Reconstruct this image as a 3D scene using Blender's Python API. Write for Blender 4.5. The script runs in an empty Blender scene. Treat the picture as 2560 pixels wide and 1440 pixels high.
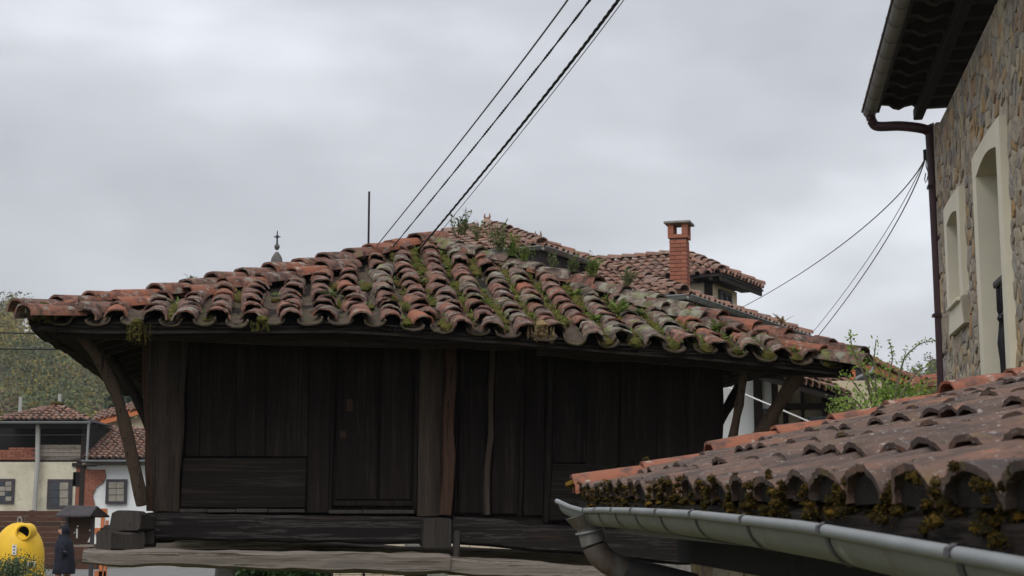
import bpy, bmesh, math, random
import numpy as np
from mathutils import Vector, Matrix, noise

# ------------------------------------------------------------------ camera, sky, sun, exposure
SC = bpy.context.scene
COL = SC.collection
FPX, CX, CY, HOR, CAMZ = 3800.0, 1280.0, 720.0, 1275.0, 1.9
PITCH = math.atan((HOR - CY) / FPX)
cam_d = bpy.data.cameras.new('camera'); cam = bpy.data.objects.new('camera', cam_d); COL.objects.link(cam)
cam_d.sensor_width = 36.0; cam_d.lens = 36.0 * FPX / 2560.0
cam_d.clip_start = 0.05; cam_d.clip_end = 3000
cam.location = (0, 0, CAMZ); cam.rotation_euler = (math.radians(90) + PITCH, 0, 0)
cam_d.dof.use_dof = True; cam_d.dof.focus_distance = 13.5; cam_d.dof.aperture_fstop = 13.0
SC.camera = cam

SUN_EL, SUN_AZ = math.radians(52), math.radians(200)      # high, diffuse, from behind the camera's left
W = bpy.data.worlds.new('World'); SC.world = W; W.use_nodes = True
nt = W.node_tree; nt.nodes.clear()
def wn(t, **k):
    n = nt.nodes.new(t)
    for a, b in k.items(): setattr(n, a, b)
    return n
wo = wn('ShaderNodeOutputWorld'); wmix = wn('ShaderNodeMixShader'); wbg = wn('ShaderNodeBackground'); wcl = wn('ShaderNodeBackground')
sky = wn('ShaderNodeTexSky'); sky.sky_type = 'NISHITA'; sky.sun_disc = False
sky.sun_elevation = SUN_EL; sky.sun_rotation = SUN_AZ; sky.air_density = 1.2; sky.dust_density = 3.0
wbg.inputs['Strength'].default_value = 0.08
nt.links.new(sky.outputs[0], wbg.inputs[0])
tc = wn('ShaderNodeTexCoord'); mp = wn('ShaderNodeMapping')
mp.inputs['Location'].default_value = (3.35, 0.0, 1.1); mp.inputs['Scale'].default_value = (1.0, 1.0, 1.9)
nt.links.new(tc.outputs['Generated'], mp.inputs['Vector'])
n1 = wn('ShaderNodeTexNoise'); n1.inputs['Scale'].default_value = 2.2; n1.inputs['Detail'].default_value = 4.0
n1.inputs['Roughness'].default_value = 0.5; n1.inputs['Distortion'].default_value = 0.15
n2 = wn('ShaderNodeTexNoise'); n2.inputs['Scale'].default_value = 3.6; n2.inputs['Detail'].default_value = 5.0; n2.inputs['Roughness'].default_value = 0.5
nt.links.new(mp.outputs[0], n1.inputs['Vector']); mp2 = wn('ShaderNodeMapping'); mp2.inputs['Scale'].default_value = (1.0, 1.0, 3.4); nt.links.new(tc.outputs['Generated'], mp2.inputs['Vector']); nt.links.new(mp2.outputs[0], n2.inputs['Vector'])
ma = wn('ShaderNodeMath', operation='MULTIPLY_ADD'); ma.inputs[1].default_value = 0.28; nt.links.new(n2.outputs[0], ma.inputs[0]); nt.links.new(n1.outputs[0], ma.inputs[2])
cr = wn('ShaderNodeValToRGB'); e = cr.color_ramp.elements
e[0].position = 0.45; e[0].color = (0.345, 0.358, 0.39, 1); e[1].position = 0.85; e[1].color = (0.86, 0.885, 0.94, 1)
m = e.new(0.63); m.color = (0.48, 0.494, 0.53, 1)
nt.links.new(ma.outputs[0], cr.inputs[0]); nt.links.new(cr.outputs[0], wcl.inputs[0]); wcl.inputs['Strength'].default_value = 1.0
wmix.inputs[0].default_value = 0.92
nt.links.new(wbg.outputs[0], wmix.inputs[1]); nt.links.new(wcl.outputs[0], wmix.inputs[2]); nt.links.new(wmix.outputs[0], wo.inputs[0])

sl = bpy.data.lights.new('sun', 'SUN'); sl.energy = 1.5; sl.angle = math.radians(50); sl.color = (1.0, 0.97, 0.93)
so = bpy.data.objects.new('sun', sl); COL.objects.link(so)
sd = Vector((math.sin(SUN_AZ) * math.cos(SUN_EL), math.cos(SUN_AZ) * math.cos(SUN_EL), math.sin(SUN_EL)))
so.rotation_euler = sd.to_track_quat('Z', 'Y').to_euler()
SC.view_settings.view_transform = 'Standard'; SC.view_settings.look = 'None'
SC.view_settings.exposure = 0.5; SC.view_settings.gamma = 1.0; SC.view_settings.use_curve_mapping = False
SC.cycles.use_denoising = True; SC.cycles.max_bounces = 6; SC.cycles.diffuse_bounces = 3; SC.cycles.glossy_bounces = 2
SC.cycles.transparent_max_bounces = 6; SC.cycles.caustics_reflective = False; SC.cycles.caustics_refractive = False

# ------------------------------------------------------------------ survey helpers: a point of the place from its sight line
CP, SP = math.cos(PITCH), math.sin(PITCH)
CAM = Vector((0, 0, CAMZ))
def ray(px, py):
    a = (px - CX) / FPX; b = (CY - py) / FPX
    return Vector((a, CP - b * SP, SP + b * CP))
def at(px, py, Y):
    r = ray(px, py); return CAM + r * (Y / r.y)
def hit(px, py, p0, n):
    r = ray(px, py); return CAM + r * ((p0 - CAM).dot(n) / r.dot(n))
def V3(*a): return Vector(a)
def lerp(a, b, t): return a + (b - a) * t
def interp(tab, x):
    if x <= tab[0][0]: return tab[0][1]
    for (x0, y0), (x1, y1) in zip(tab, tab[1:]):
        if x <= x1: return lerp(y0, y1, (x - x0) / (x1 - x0))
    return tab[-1][1]

# ------------------------------------------------------------------ materials
MATS = {}
def ramp(t, cols, x):
    r = t.nodes.new('ShaderNodeValToRGB'); e = r.color_ramp.elements
    e[0].position, e[0].color = cols[0][0], (*cols[0][1], 1)
    e[1].position, e[1].color = cols[-1][0], (*cols[-1][1], 1)
    for p, c in cols[1:-1]: e.new(p).color = (*c, 1)
    t.links.new(x, r.inputs[0]); return r.outputs[0]
def pmat(name, cols, scale=4.0, detail=6.0, rough_n=0.6, stretch=(1, 1, 1), rnd=None, rnd_mix=0.6, layers=(), rough=0.88, spec=0.25,
         bump=0.3, bscale=30.0, bdist=0.01, bstretch=None, metallic=0.0, vcol=None, transl=0.0, rotz=0.0):
    """noise-ramp base colour, a per-piece random colour mixed in, then noise-masked layers (stains, lichen, moss)"""
    if name in MATS: return MATS[name]
    m = bpy.data.materials.new(name); m.use_nodes = True; t = m.node_tree; t.nodes.clear()
    N = lambda k: t.nodes.new(k)
    out = N('ShaderNodeOutputMaterial'); b = N('ShaderNodeBsdfPrincipled'); t.links.new(b.outputs[0], out.inputs[0])
    tcn = N('ShaderNodeTexCoord'); oi = N('ShaderNodeObjectInfo'); ge = N('ShaderNodeNewGeometry')
    ad = N('ShaderNodeMath'); ad.operation = 'ADD'; t.links.new(oi.outputs['Random'], ad.inputs[0]); t.links.new(ge.outputs['Random Per Island'], ad.inputs[1])
    fr = N('ShaderNodeMath'); fr.operation = 'FRACT'; t.links.new(ad.outputs[0], fr.inputs[0])
    mu = N('ShaderNodeMath'); mu.operation = 'MULTIPLY'; mu.inputs[1].default_value = 37.0; t.links.new(fr.outputs[0], mu.inputs[0])
    va = N('ShaderNodeVectorMath'); va.operation = 'ADD'; t.links.new(tcn.outputs['Object'], va.inputs[0]); t.links.new(mu.outputs[0], va.inputs[1])
    if rotz:
        rz = N('ShaderNodeMapping'); rz.inputs['Rotation'].default_value = (0, 0, rotz); t.links.new(va.outputs[0], rz.inputs[0]); va = rz
    def nz(sc, st, det=6.0, rg=0.6):
        q = N('ShaderNodeMapping'); q.inputs['Scale'].default_value = st; t.links.new(va.outputs[0], q.inputs[0])
        n = N('ShaderNodeTexNoise'); n.inputs['Scale'].default_value = sc; n.inputs['Detail'].default_value = det; n.inputs['Roughness'].default_value = rg
        t.links.new(q.outputs[0], n.inputs['Vector']); return n.outputs[0]
    def mix(f, a, c, mode='MIX'):
        x = N('ShaderNodeMix'); x.data_type = 'RGBA'; x.blend_type = mode
        if isinstance(f, float): x.inputs[0].default_value = f
        else: t.links.new(f, x.inputs[0])
        for s, v in ((6, a), (7, c)):
            if isinstance(v, tuple): x.inputs[s].default_value = (*v, 1)
            else: t.links.new(v, x.inputs[s])
        return x.outputs[2]
    c = ramp(t, cols, nz(scale, stretch, detail, rough_n))
    if rnd: c = mix(rnd_mix, c, ramp(t, rnd, fr.outputs[0]))
    if vcol:
        at_ = N('ShaderNodeAttribute'); at_.attribute_name = vcol; c = mix(0.75, c, at_.outputs['Color'])
    for L in layers:
        col, sc, lo, hi = L[:4]; st = L[4] if len(L) > 4 else (1, 1, 1)
        mr = N('ShaderNodeMapRange'); mr.inputs[1].default_value = lo; mr.inputs[2].default_value = hi; mr.clamp = True
        mr.inputs[4].default_value = L[5] if len(L) > 5 else 1.0
        t.links.new(nz(sc, st, 7.0, 0.65), mr.inputs[0]); c = mix(mr.outputs[0], c, col)
    t.links.new(c, b.inputs['Base Color'])
    b.inputs['Roughness'].default_value = rough; b.inputs['Specular IOR Level'].default_value = spec; b.inputs['Metallic'].default_value = metallic
    if bump:
        bp = N('ShaderNodeBump'); bp.inputs['Strength'].default_value = bump; bp.inputs['Distance'].default_value = bdist
        t.links.new(nz(bscale, bstretch or stretch, 6.0, 0.6), bp.inputs['Height']); t.links.new(bp.outputs[0], b.inputs['Normal'])
    if transl:
        tr = N('ShaderNodeBsdfTranslucent'); t.links.new(c, tr.inputs[0]); ms = N('ShaderNodeMixShader'); ms.inputs[0].default_value = transl
        t.links.new(b.outputs[0], ms.inputs[1]); t.links.new(tr.outputs[0], ms.inputs[2]); t.links.new(ms.outputs[0], out.inputs[0])
    MATS[name] = m; return m

def flat(name, c, rough=0.7, var=0.18, scale=6.0, **k):
    lo = tuple(x * (1 - var) for x in c); hi = tuple(min(1, x * (1 + var)) for x in c)
    return pmat(name, [(0.3, lo), (0.7, hi)], scale=scale, rough=rough, **k)

OR, RB, MV, GY, DK, PK = (0.28, 0.105, 0.058), (0.15, 0.068, 0.05), (0.105, 0.07, 0.063), (0.15, 0.138, 0.115), (0.055, 0.043, 0.038), (0.20, 0.108, 0.08)
pmat('old_tile', [(0.25, (0.12, 0.068, 0.056)), (0.5, (0.20, 0.085, 0.055)), (0.75, (0.27, 0.12, 0.075))], scale=9, rnd=[(0.0, MV), (0.2, (0.24, 0.10, 0.065)), (0.34, (0.23, 0.092, 0.056)), (0.46, RB), (0.6, GY), (0.72, PK), (0.86, MV), (1.0, (0.27, 0.115, 0.075))], rnd_mix=0.62,
     layers=[((0.035, 0.029, 0.027), 13, 0.45, 0.60, (1, 1, 1), 0.85), ((0.23, 0.22, 0.19), 9, 0.55, 0.62, (1, 1, 1), 0.85), ((0.46, 0.44, 0.39), 26, 0.64, 0.70, (1, 1, 1), 0.75), ((0.12, 0.13, 0.035), 5, 0.60, 0.72, (1, 1, 1), 0.6)],
     bump=0.5, bscale=45, bdist=0.008)
pmat('lichen_tile', [(0.25, MV), (0.5, (0.2, 0.13, 0.10)), (0.75, GY)], scale=9, rnd=[(0.0, GY), (0.3, MV), (0.5, (0.25, 0.11, 0.075)), (0.62, RB), (0.8, (0.2, 0.19, 0.15)), (1.0, MV)], rnd_mix=0.55,
     layers=[((0.032, 0.028, 0.026), 13, 0.45, 0.60, (1, 1, 1), 0.85), ((0.24, 0.24, 0.185), 9, 0.51, 0.60, (1, 1, 1), 0.85), ((0.44, 0.43, 0.36), 20, 0.64, 0.70, (1, 1, 1), 0.7), ((0.14, 0.16, 0.04), 5, 0.54, 0.68, (1, 1, 1), 0.75)],
     bump=0.5, bscale=45, bdist=0.008)
pmat('orange_tile', [(0.3, (0.19, 0.075, 0.047)), (0.7, (0.29, 0.11, 0.062))], scale=8, rnd=[(0.0, (0.25, 0.10, 0.06)), (0.5, (0.29, 0.10, 0.058)), (1.0, (0.2, 0.09, 0.065))], rnd_mix=0.5,
     layers=[((0.07, 0.05, 0.045), 9, 0.49, 0.64, (1, 1, 1), 0.8), ((0.33, 0.30, 0.25), 11, 0.58, 0.65, (1, 1, 1), 0.8)], bump=0.4, bscale=45, bdist=0.006)
pmat('dirty_tile', [(0.25, (0.035, 0.03, 0.024)), (0.5, (0.075, 0.055, 0.042)), (0.75, (0.12, 0.08, 0.06))], scale=12, layers=[((0.05, 0.052, 0.018), 8, .5, .62, (1, 1, 1), .7), ((0.15, 0.14, 0.115), 14, .64, .70, (1, 1, 1), .5)], bump=.7, bscale=60, bdist=.01, rough=.97)
pmat('far_tile', [(0.3, MV), (0.7, PK)], scale=9, rnd=[(0.0, (0.22, 0.13, 0.10)), (0.25, (0.30, 0.15, 0.10)), (0.5, (0.17, 0.11, 0.095)), (0.75, (0.30, 0.22, 0.17)), (1.0, (0.27, 0.125, 0.08))], rnd_mix=0.7,
     layers=[((0.06, 0.05, 0.045), 5, 0.54, 0.72, (1, 1, 1), 0.75), ((0.33, 0.30, 0.24), 7, 0.58, 0.68, (1, 1, 1), 0.7)], bump=0.3)
pmat('near_tile', [(0.25, (0.075, 0.053, 0.045)), (0.5, (0.12, 0.076, 0.06)), (0.75, (0.175, 0.105, 0.08))], scale=14, rnd=[(0.0, (0.12, 0.085, 0.068)), (0.5, (0.175, 0.10, 0.072)), (1.0, (0.115, 0.09, 0.077))], rnd_mix=0.4,
     layers=[((0.33, 0.14, 0.075), 6, 0.56, 0.70, (1, .5, 1), 0.6), ((0.05, 0.042, 0.04), 8, 0.45, 0.62, (1, .6, 1), 0.85), ((0.05, 0.042, 0.04), 30, 0.55, 0.66, (1, .8, 1), 0.6), ((0.36, 0.33, 0.30), 55, 0.60, 0.67, (1, 1, 1), 0.75), ((0.34, 0.33, 0.31), 12, 0.64, 0.69, (1, 1, 1), 0.7), ((0.14, 0.11, 0.03), 9, 0.60, 0.70, (1, 1, 1), 0.7)],
     bump=0.6, bscale=90, bdist=0.006)
def woodmat(name, lo, hi, streak, ax, amt=0.7, slo=0.52, shi=0.66, extra=()):
    st = {'z': (34, 34, .8), 'x': (.8, 34, 34), 'y': (34, .8, 34)}[ax]
    st2 = {'z': (9, 9, .55), 'x': (.55, 9, 9), 'y': (9, .55, 9)}[ax]
    pmat(name, [(0.3, lo), (0.7, hi)], scale=1.0, stretch=st, rnd=[(0, lo), (.5, tuple(x * .8 for x in hi)), (1, tuple(x * 1.35 for x in hi))], rnd_mix=.4, layers=[(streak, 1.0, slo, shi, st, amt), (tuple(x * .3 for x in lo), 1.0, 0.56, 0.62, st, 0.9)] + [(e[0], 1.0, e[1], e[2], st2, e[3]) for e in extra],
         bump=0.7, bscale=1.0, bdist=0.012, rough=0.9, spec=0.15, rotz=-0.1437)
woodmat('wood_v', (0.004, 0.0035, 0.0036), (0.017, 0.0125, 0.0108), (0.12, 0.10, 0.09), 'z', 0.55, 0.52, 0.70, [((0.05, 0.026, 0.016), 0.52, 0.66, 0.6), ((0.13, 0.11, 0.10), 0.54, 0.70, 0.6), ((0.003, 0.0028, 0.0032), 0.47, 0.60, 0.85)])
woodmat('wood_hd', (0.005, 0.0044, 0.0044), (0.018, 0.0145, 0.013), (0.17, 0.15, 0.14), 'x', 0.6, 0.54, 0.68, [((0.045, 0.026, 0.018), 0.56, 0.7, 0.5)])
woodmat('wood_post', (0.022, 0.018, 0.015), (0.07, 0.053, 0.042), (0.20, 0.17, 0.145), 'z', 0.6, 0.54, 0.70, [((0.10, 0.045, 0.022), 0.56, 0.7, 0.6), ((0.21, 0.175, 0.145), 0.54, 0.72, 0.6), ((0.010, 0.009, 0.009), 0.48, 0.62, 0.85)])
woodmat('wood_h', (0.007, 0.0062, 0.0065), (0.026, 0.0225, 0.0215), (0.22, 0.20, 0.19), 'x', 0.75, 0.53, 0.66, [((0.075, 0.045, 0.03), 0.6, 0.72, 0.5)])
woodmat('wood_grey', (0.09, 0.078, 0.068), (0.29, 0.25, 0.215), (0.50, 0.46, 0.41), 'x', 0.7, 0.54, 0.66, [((0.135, 0.105, 0.05), 0.54, 0.68, 0.65), ((0.02, 0.018, 0.016), 0.56, 0.66, 0.7)])
woodmat('wood_end', (0.018, 0.016, 0.015), (0.065, 0.057, 0.052), (0.3, 0.28, 0.26), 'z', 0.55, 0.58, 0.66)
woodmat('wood_strut', (0.035, 0.026, 0.02), (0.11, 0.075, 0.055), (0.19, 0.15, 0.12), 'z', 0.6, 0.55, 0.68)
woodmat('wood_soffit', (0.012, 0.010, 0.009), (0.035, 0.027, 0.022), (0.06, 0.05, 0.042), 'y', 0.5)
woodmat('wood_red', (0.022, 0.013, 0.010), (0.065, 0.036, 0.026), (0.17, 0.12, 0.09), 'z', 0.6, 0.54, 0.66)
flat('mouth_shade', (0.018, 0.015, 0.013), .97, .4, 30, bump=.8, bscale=120)  # shade of the hollow tile mouths, put into the plug colour
flat('flashing', (0.12, 0.11, 0.125), .6, .15, 6)
flat('rust', (0.045, 0.025, 0.017), 0.9, 0.4, 40)
pmat('moss', [(0.25, (0.014, 0.012, 0.006)), (0.5, (0.04, 0.03, 0.009)), (0.72, (0.16, 0.10, 0.02))], scale=30, rnd=[(0, (0.010, 0.009, 0.006)), (.45, (0.022, 0.019, 0.007)), (.7, (0.06, 0.045, 0.011)), (1, (0.19, 0.11, 0.02))], rnd_mix=.75, bump=0.8, bscale=160, bdist=0.01, rough=1, spec=0.05)
pmat('moss_green', [(0.3, (0.025, 0.03, 0.01)), (0.5, (0.075, 0.075, 0.02)), (0.7, (0.15, 0.13, 0.035))], scale=26, rnd=[(0, (0.05, 0.06, 0.015)), (0.5, (0.10, 0.09, 0.025)), (1, (0.10, 0.06, 0.03))], rnd_mix=.45, bump=0.8, bscale=160, bdist=0.01, rough=1, spec=0.05)
pmat('fern_leaf', [(0.3, (0.09, 0.15, 0.03)), (0.7, (0.16, 0.24, 0.05))], scale=6, rnd=[(0, (0.07, 0.14, 0.03)), (0.6, (0.17, 0.24, 0.05)), (1, (0.26, 0.24, 0.06))], rnd_mix=.6, bump=0, rough=.6, transl=0.3)
pmat('fern_dull', [(0.3, (0.09, 0.12, 0.045)), (0.7, (0.15, 0.18, 0.07))], scale=6, rnd=[(0, (0.08, 0.12, 0.05)), (0.6, (0.15, 0.19, 0.07)), (1, (0.2, 0.2, 0.09))], rnd_mix=.6, bump=0, rough=.6, transl=0.3)
pmat('dry_leaf', [(0.3, (0.16, 0.10, 0.05)), (0.7, (0.26, 0.2, 0.1))], bump=0, rough=.8)
pmat('stone_house', [(0.3, (0.30, 0.24, 0.17)), (0.7, (0.46, 0.37, 0.25))], scale=7, rnd=[(0, (0.52, 0.38, 0.20)), (0.12, (0.24, 0.235, 0.235)), (0.24, (0.55, 0.47, 0.34)), (0.34, (0.35, 0.335, 0.325)), (0.44, (0.50, 0.29, 0.12)), (0.54, (0.21, 0.21, 0.215)), (0.64, (0.46, 0.39, 0.29)), (0.74, (0.33, 0.315, 0.30)), (0.86, (0.58, 0.49, 0.36)), (1, (0.46, 0.30, 0.15))], rnd_mix=.8,
     layers=[((0.09, 0.085, 0.082), 9, 0.52, 0.68, (1, 1, 1), 0.7), ((0.5, 0.36, 0.2), 6, 0.6, 0.72, (1, 1, 1), 0.5)], bump=0.9, bscale=22, bdist=0.03, rough=.95)
flat('mortar', (0.48, 0.43, 0.35), 0.97, 0.3, 14, bump=0.8, bscale=40, bdist=.02)
flat('cream_trim', (0.74, 0.69, 0.55), 0.8, 0.05, 3, bump=0.1)
flat('cream_wall', (0.50, 0.43, 0.31), 0.9, 0.12, 2.5, bump=0.2, layers=[((0.3, 0.26, 0.2), 1.6, 0.52, 0.75, (1, 1, 1), .6)])
flat('cream_light', (0.74, 0.64, 0.47), 0.9, 0.08, 2.5, bump=0.2)
flat('white_wall', (0.68, 0.70, 0.70), 0.9, 0.05, 2.5, bump=0.15, layers=[((0.42, 0.42, 0.40), 2.2, 0.56, 0.76, (1, 1, 1), .5)])
flat('plaster_old', (0.55, 0.51, 0.40), 0.95, 0.12, 1.6, bump=0.3, layers=[((0.33, 0.29, 0.2), 1.5, 0.5, 0.72, (1, 1, 1), .7), ((0.25, 0.23, 0.19), 6, 0.6, 0.72, (1, 1, 1), .5)])
flat('zinc', (0.27, 0.285, 0.29), 0.55, 0.12, 5, metallic=0.35, bump=0.08, layers=[((0.24, 0.23, 0.22), 4, 0.56, 0.72, (1, 1, 1), .6)])
flat('zinc_belly', (0.205, 0.21, 0.185), 0.6, 0.15, 4, metallic=0.2, bump=0.15, layers=[((0.17, 0.15, 0.12), 1.0, .56, .68, (9, 9, 2.5), .65), ((0.20, 0.19, 0.165), 3, 0.55, 0.75, (1, 1, 1), .6), ((0.46, 0.47, 0.42), 9, 0.6, 0.7, (1, 1, 1), .4)])
flat('zinc_dark', (0.085, 0.08, 0.085), 0.6, 0.2, 6, metallic=0.2)
flat('zinc_rusty', (0.13, 0.112, 0.10), 0.65, 0.3, 8, metallic=0.25, layers=[((0.24, 0.25, 0.25), 5, 0.5, 0.68, (1, 1, .4), .8), ((0.14, 0.075, 0.045), 9, 0.52, 0.66, (1, 1, .4), .7)])
flat('gutter_grey', (0.17, 0.175, 0.17), 0.5, 0.12, 4, metallic=0.2)
flat('pipe_brown', (0.055, 0.028, 0.033), 0.45, 0.15, 4)
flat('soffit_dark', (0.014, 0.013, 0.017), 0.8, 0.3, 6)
flat('rafter_brown', (0.036, 0.029, 0.029), 0.8, 0.3, 9)
flat('black_paint', (0.012, 0.012, 0.016), 0.4, 0.2, 6)
flat('cable_black', (0.012, 0.012, 0.014), 0.6, 0.2, 6)
flat('cable_grey', (0.10, 0.10, 0.105), 0.6, 0.2, 6)
flat('glass_dark', (0.03, 0.036, 0.045), 0.12, 0.3, 2, spec=0.6)
flat('church_stone', (0.10, 0.095, 0.09), .95, .3, 3)
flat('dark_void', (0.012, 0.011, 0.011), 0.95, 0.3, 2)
pmat('brick', [(0.3, (0.23, 0.085, 0.058)), (0.7, (0.31, 0.12, 0.075))], scale=8, rnd=[(0, (0.20, 0.07, 0.048)), (0.5, (0.29, 0.11, 0.068)), (1, (0.34, 0.14, 0.09))], rnd_mix=.6, layers=[((0.09, 0.07, 0.06), 5, 0.6, 0.78, (1, 1, 1), .7)], bump=.4)
flat('brick_mortar', (0.16, 0.10, 0.08), 0.97, 0.3, 12)
flat('stone_grey', (0.22, 0.21, 0.19), 0.95, 0.3, 6, bump=.8, bscale=20, bdist=.02)
flat('yellow_plastic', (0.74, 0.45, 0.015), 0.5, 0.06, 2, spec=.35, bump=.03, layers=[((0.42, 0.27, 0.05), 2.2, .52, .75, (1, 1, .35), .55), ((0.3, 0.2, 0.06), 12, .6, .72, (1, 1, .5), .4)])
flat('coat_navy', (0.012, 0.014, 0.024), 0.85, 0.4, 12, bump=.5, bscale=25, bdist=.02)
flat('skin', (0.52, 0.28, 0.20), 0.6, 0.06, 4)
flat('hair_dark', (0.03, 0.018, 0.012), 0.7, 0.2, 8)
flat('timber_dark', (0.024, 0.018, 0.016), 0.85, 0.3, 8)
flat('fence_wood', (0.075, 0.035, 0.022), 0.85, 0.35, 3, stretch=(1, 1, 12))
flat('slate_dark', (0.05, 0.045, 0.05), 0.7, 0.25, 6)
flat('concrete_pole', (0.34, 0.33, 0.31), 0.9, 0.1, 4)
flat('paper', (0.7, 0.7, 0.68), 0.7, 0.05, 4)
flat('sign_orange', (0.46, 0.15, 0.06), 0.6, 0.08, 4)
flat('blue_sheet', (0.05, 0.24, 0.55), 0.5, 0.08, 4)

# ------------------------------------------------------------------ mesh helpers
WORLD = {}
def reg(o, m=None):
    WORLD[o.name] = m.copy() if m else Matrix.Identity(4); return o
def par(o, p):
    o.parent = p; o.matrix_parent_inverse = WORLD[p.name].inverted()
def tag(o, label=None, cat=None, group=None, kind=None):
    for k, v in (('label', label), ('category', cat), ('group', group), ('kind', kind)):
        if v: o[k] = v
    return o
def thing(name, loc, label, cat, group=None):
    o = bpy.data.objects.new(name, None); COL.objects.link(o); o.location = loc; o.empty_display_size = 0.2
    reg(o, Matrix.Translation(Vector(loc))); return tag(o, label, cat, group)
def link(name, me, mtx, parent=None):
    o = bpy.data.objects.new(name, me); COL.objects.link(o); o.matrix_basis = mtx; reg(o, mtx)
    if parent: par(o, parent)
    return o
class MB:
    def __init__(s): s.v = []; s.f = []; s.c = []
    def add(s, vs, fs):
        n = len(s.v); s.v += [tuple(v) for v in vs]; s.f += [tuple(i + n for i in f) for f in fs]; return s
    def box(s, o, a, b, c):
        o, a, b, c = map(Vector, (o, a, b, c))
        p = [o, o + a, o + a + b, o + b]; p += [q + c for q in p]
        fs = [(0, 3, 2, 1), (4, 5, 6, 7), (0, 1, 5, 4), (1, 2, 6, 5), (2, 3, 7, 6), (3, 0, 4, 7)]
        if a.cross(b).dot(c) < 0: fs = [f[::-1] for f in fs]
        return s.add(p, fs)
    def cbox(s, c, a, b, d): # centred
        c, a, b, d = map(Vector, (c, a, b, d)); return s.box(c - a / 2 - b / 2 - d / 2, a, b, d)
    def hexa(s, p): # 8 points: front quad (0-3), back quad (4-7)
        return s.add(p, [(0, 1, 2, 3), (7, 6, 5, 4), (0, 4, 5, 1), (1, 5, 6, 2), (2, 6, 7, 3), (3, 7, 4, 0)])
    def loft(s, rings, closed=True, caps=True):
        n = len(rings[0]); base = len(s.v)
        for r in rings: s.v += [tuple(p) for p in r]
        for i in range(len(rings) - 1):
            for j in range(n if closed else n - 1):
                k = (j + 1) % n; a = base + i * n
                s.f.append((a + j, a + k, a + n + k, a + n + j))
        if caps and closed:
            s.f.append(tuple(base + j for j in range(n))[::-1]); s.f.append(tuple(base + (len(rings) - 1) * n + j for j in range(n)))
        return s
    def tube(s, path, r, seg=8, caps=True, flatz=1.0, jit=0.0, rng=None):
        path = [Vector(p) for p in path]; rings = []
        for i, p in enumerate(path):
            d = (path[min(i + 1, len(path) - 1)] - path[max(i - 1, 0)]).normalized()
            up = Vector((0, 0, 1)) if abs(d.z) < 0.93 else Vector((0, 1, 0))
            x = d.cross(up).normalized(); y = x.cross(d).normalized()
            rr = r[i] if isinstance(r, (list, tuple)) else r
            ring = []
            for k in range(seg):
                a = 2 * math.pi * k / seg; q = rr * (1 + (rng.uniform(-jit, jit) if rng else 0))
                ring.append(p + x * math.cos(a) * q + y * math.sin(a) * q * flatz)
            rings.append(ring)
        return s.loft(rings, True, caps)
    def lathe(s, c, prof, seg=16, sx=1.0, sy=1.0):
        return s.loft([[Vector(c) + Vector((r * math.cos(2 * math.pi * k / seg) * sx, r * math.sin(2 * math.pi * k / seg) * sy, z)) for k in range(seg)] for r, z in prof])
    def mesh(s, name, smooth=False, bevel=0.0, recalc=False, sharp=38):
        me = bpy.data.meshes.new(name); me.from_pydata(s.v, [], s.f)
        if bevel or recalc:
            bm = bmesh.new(); bm.from_mesh(me)
            if recalc: bmesh.ops.recalc_face_normals(bm, faces=bm.faces)
            if bevel: bmesh.ops.bevel(bm, geom=list(bm.edges), offset=bevel, segments=1, affect='EDGES', clamp_overlap=True)
            bm.to_mesh(me); bm.free()
        if s.c:
            ca = me.color_attributes.new('Col', 'FLOAT_COLOR', 'CORNER'); arr = np.ones((len(me.loops), 4), np.float32)
            i = 0
            for f, c in zip(s.f, s.c): arr[i:i + len(f), :3] = c; i += len(f)
            ca.data.foreach_set('color', arr.ravel())
        if smooth:
            me.polygons.foreach_set('use_smooth', [True] * len(me.polygons)); me.set_sharp_from_angle(angle=math.radians(sharp))
        me.update(); return me
    def build(s, name, mat, parent=None, smooth=False, bevel=0.0, recalc=False, label=None, cat=None, group=None, kind=None, sharp=38):
        me = s.mesh(name, smooth, bevel, recalc, sharp); me.materials.append(MATS[mat])
        return tag(link(name, me, Matrix.Identity(4), parent), label, cat, group, kind)

def curve(pts, n=5):
    P_ = [Vector(p) for p in pts]; P_ = [P_[0] * 2 - P_[1]] + P_ + [P_[-1] * 2 - P_[-2]]; out = []
    for i in range(1, len(P_) - 2):
        a, b, c, d = P_[i - 1:i + 3]
        for k in range(n):
            t = k / n; out.append((b * 2 + (c - a) * t + (a * 2 - b * 5 + c * 4 - d) * t * t + (b * 3 - a - c * 3 + d) * t ** 3) / 2)
    return out + [P_[-2]]
def beam(p0, p1, w, h, up=(0, 0, 1), n=10, jit=0.01, round_=0.22, seed=0, bow=0.0, wfn=None):
    """hewn beam: rounded rectangular section, wandering faces"""
    p0, p1, up = Vector(p0), Vector(p1), Vector(up); d = (p1 - p0).normalized(); x = d.cross(up).normalized(); y = x.cross(d).normalized()
    m = MB(); rings = []
    c = round_
    sec = [(-1, -1 + c), (-1, 0), (-1, 1 - c), (-1 + c, 1), (0, 1), (1 - c, 1), (1, 1 - c), (1, 0), (1, -1 + c), (1 - c, -1), (0, -1), (-1 + c, -1)]
    for i in range(n + 1):
        t = i / n; p = p0.lerp(p1, t) + up * (bow * math.sin(math.pi * t)); k = wfn(t) if wfn else 1.0
        ring = []
        for j, (a, b) in enumerate(sec):
            q = p + x * a * w / 2 * k + y * b * h / 2 * k
            nv = noise.noise_vector(q * 2.3 + Vector((seed * 7.1, 0, 0))) * jit * 1.6 + noise.noise_vector(q * 9.0 + Vector((seed * 3.3, 5, 0))) * jit * 0.6
            ring.append(q + nv)
        rings.append(ring)
    return m.loft(rings)

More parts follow.
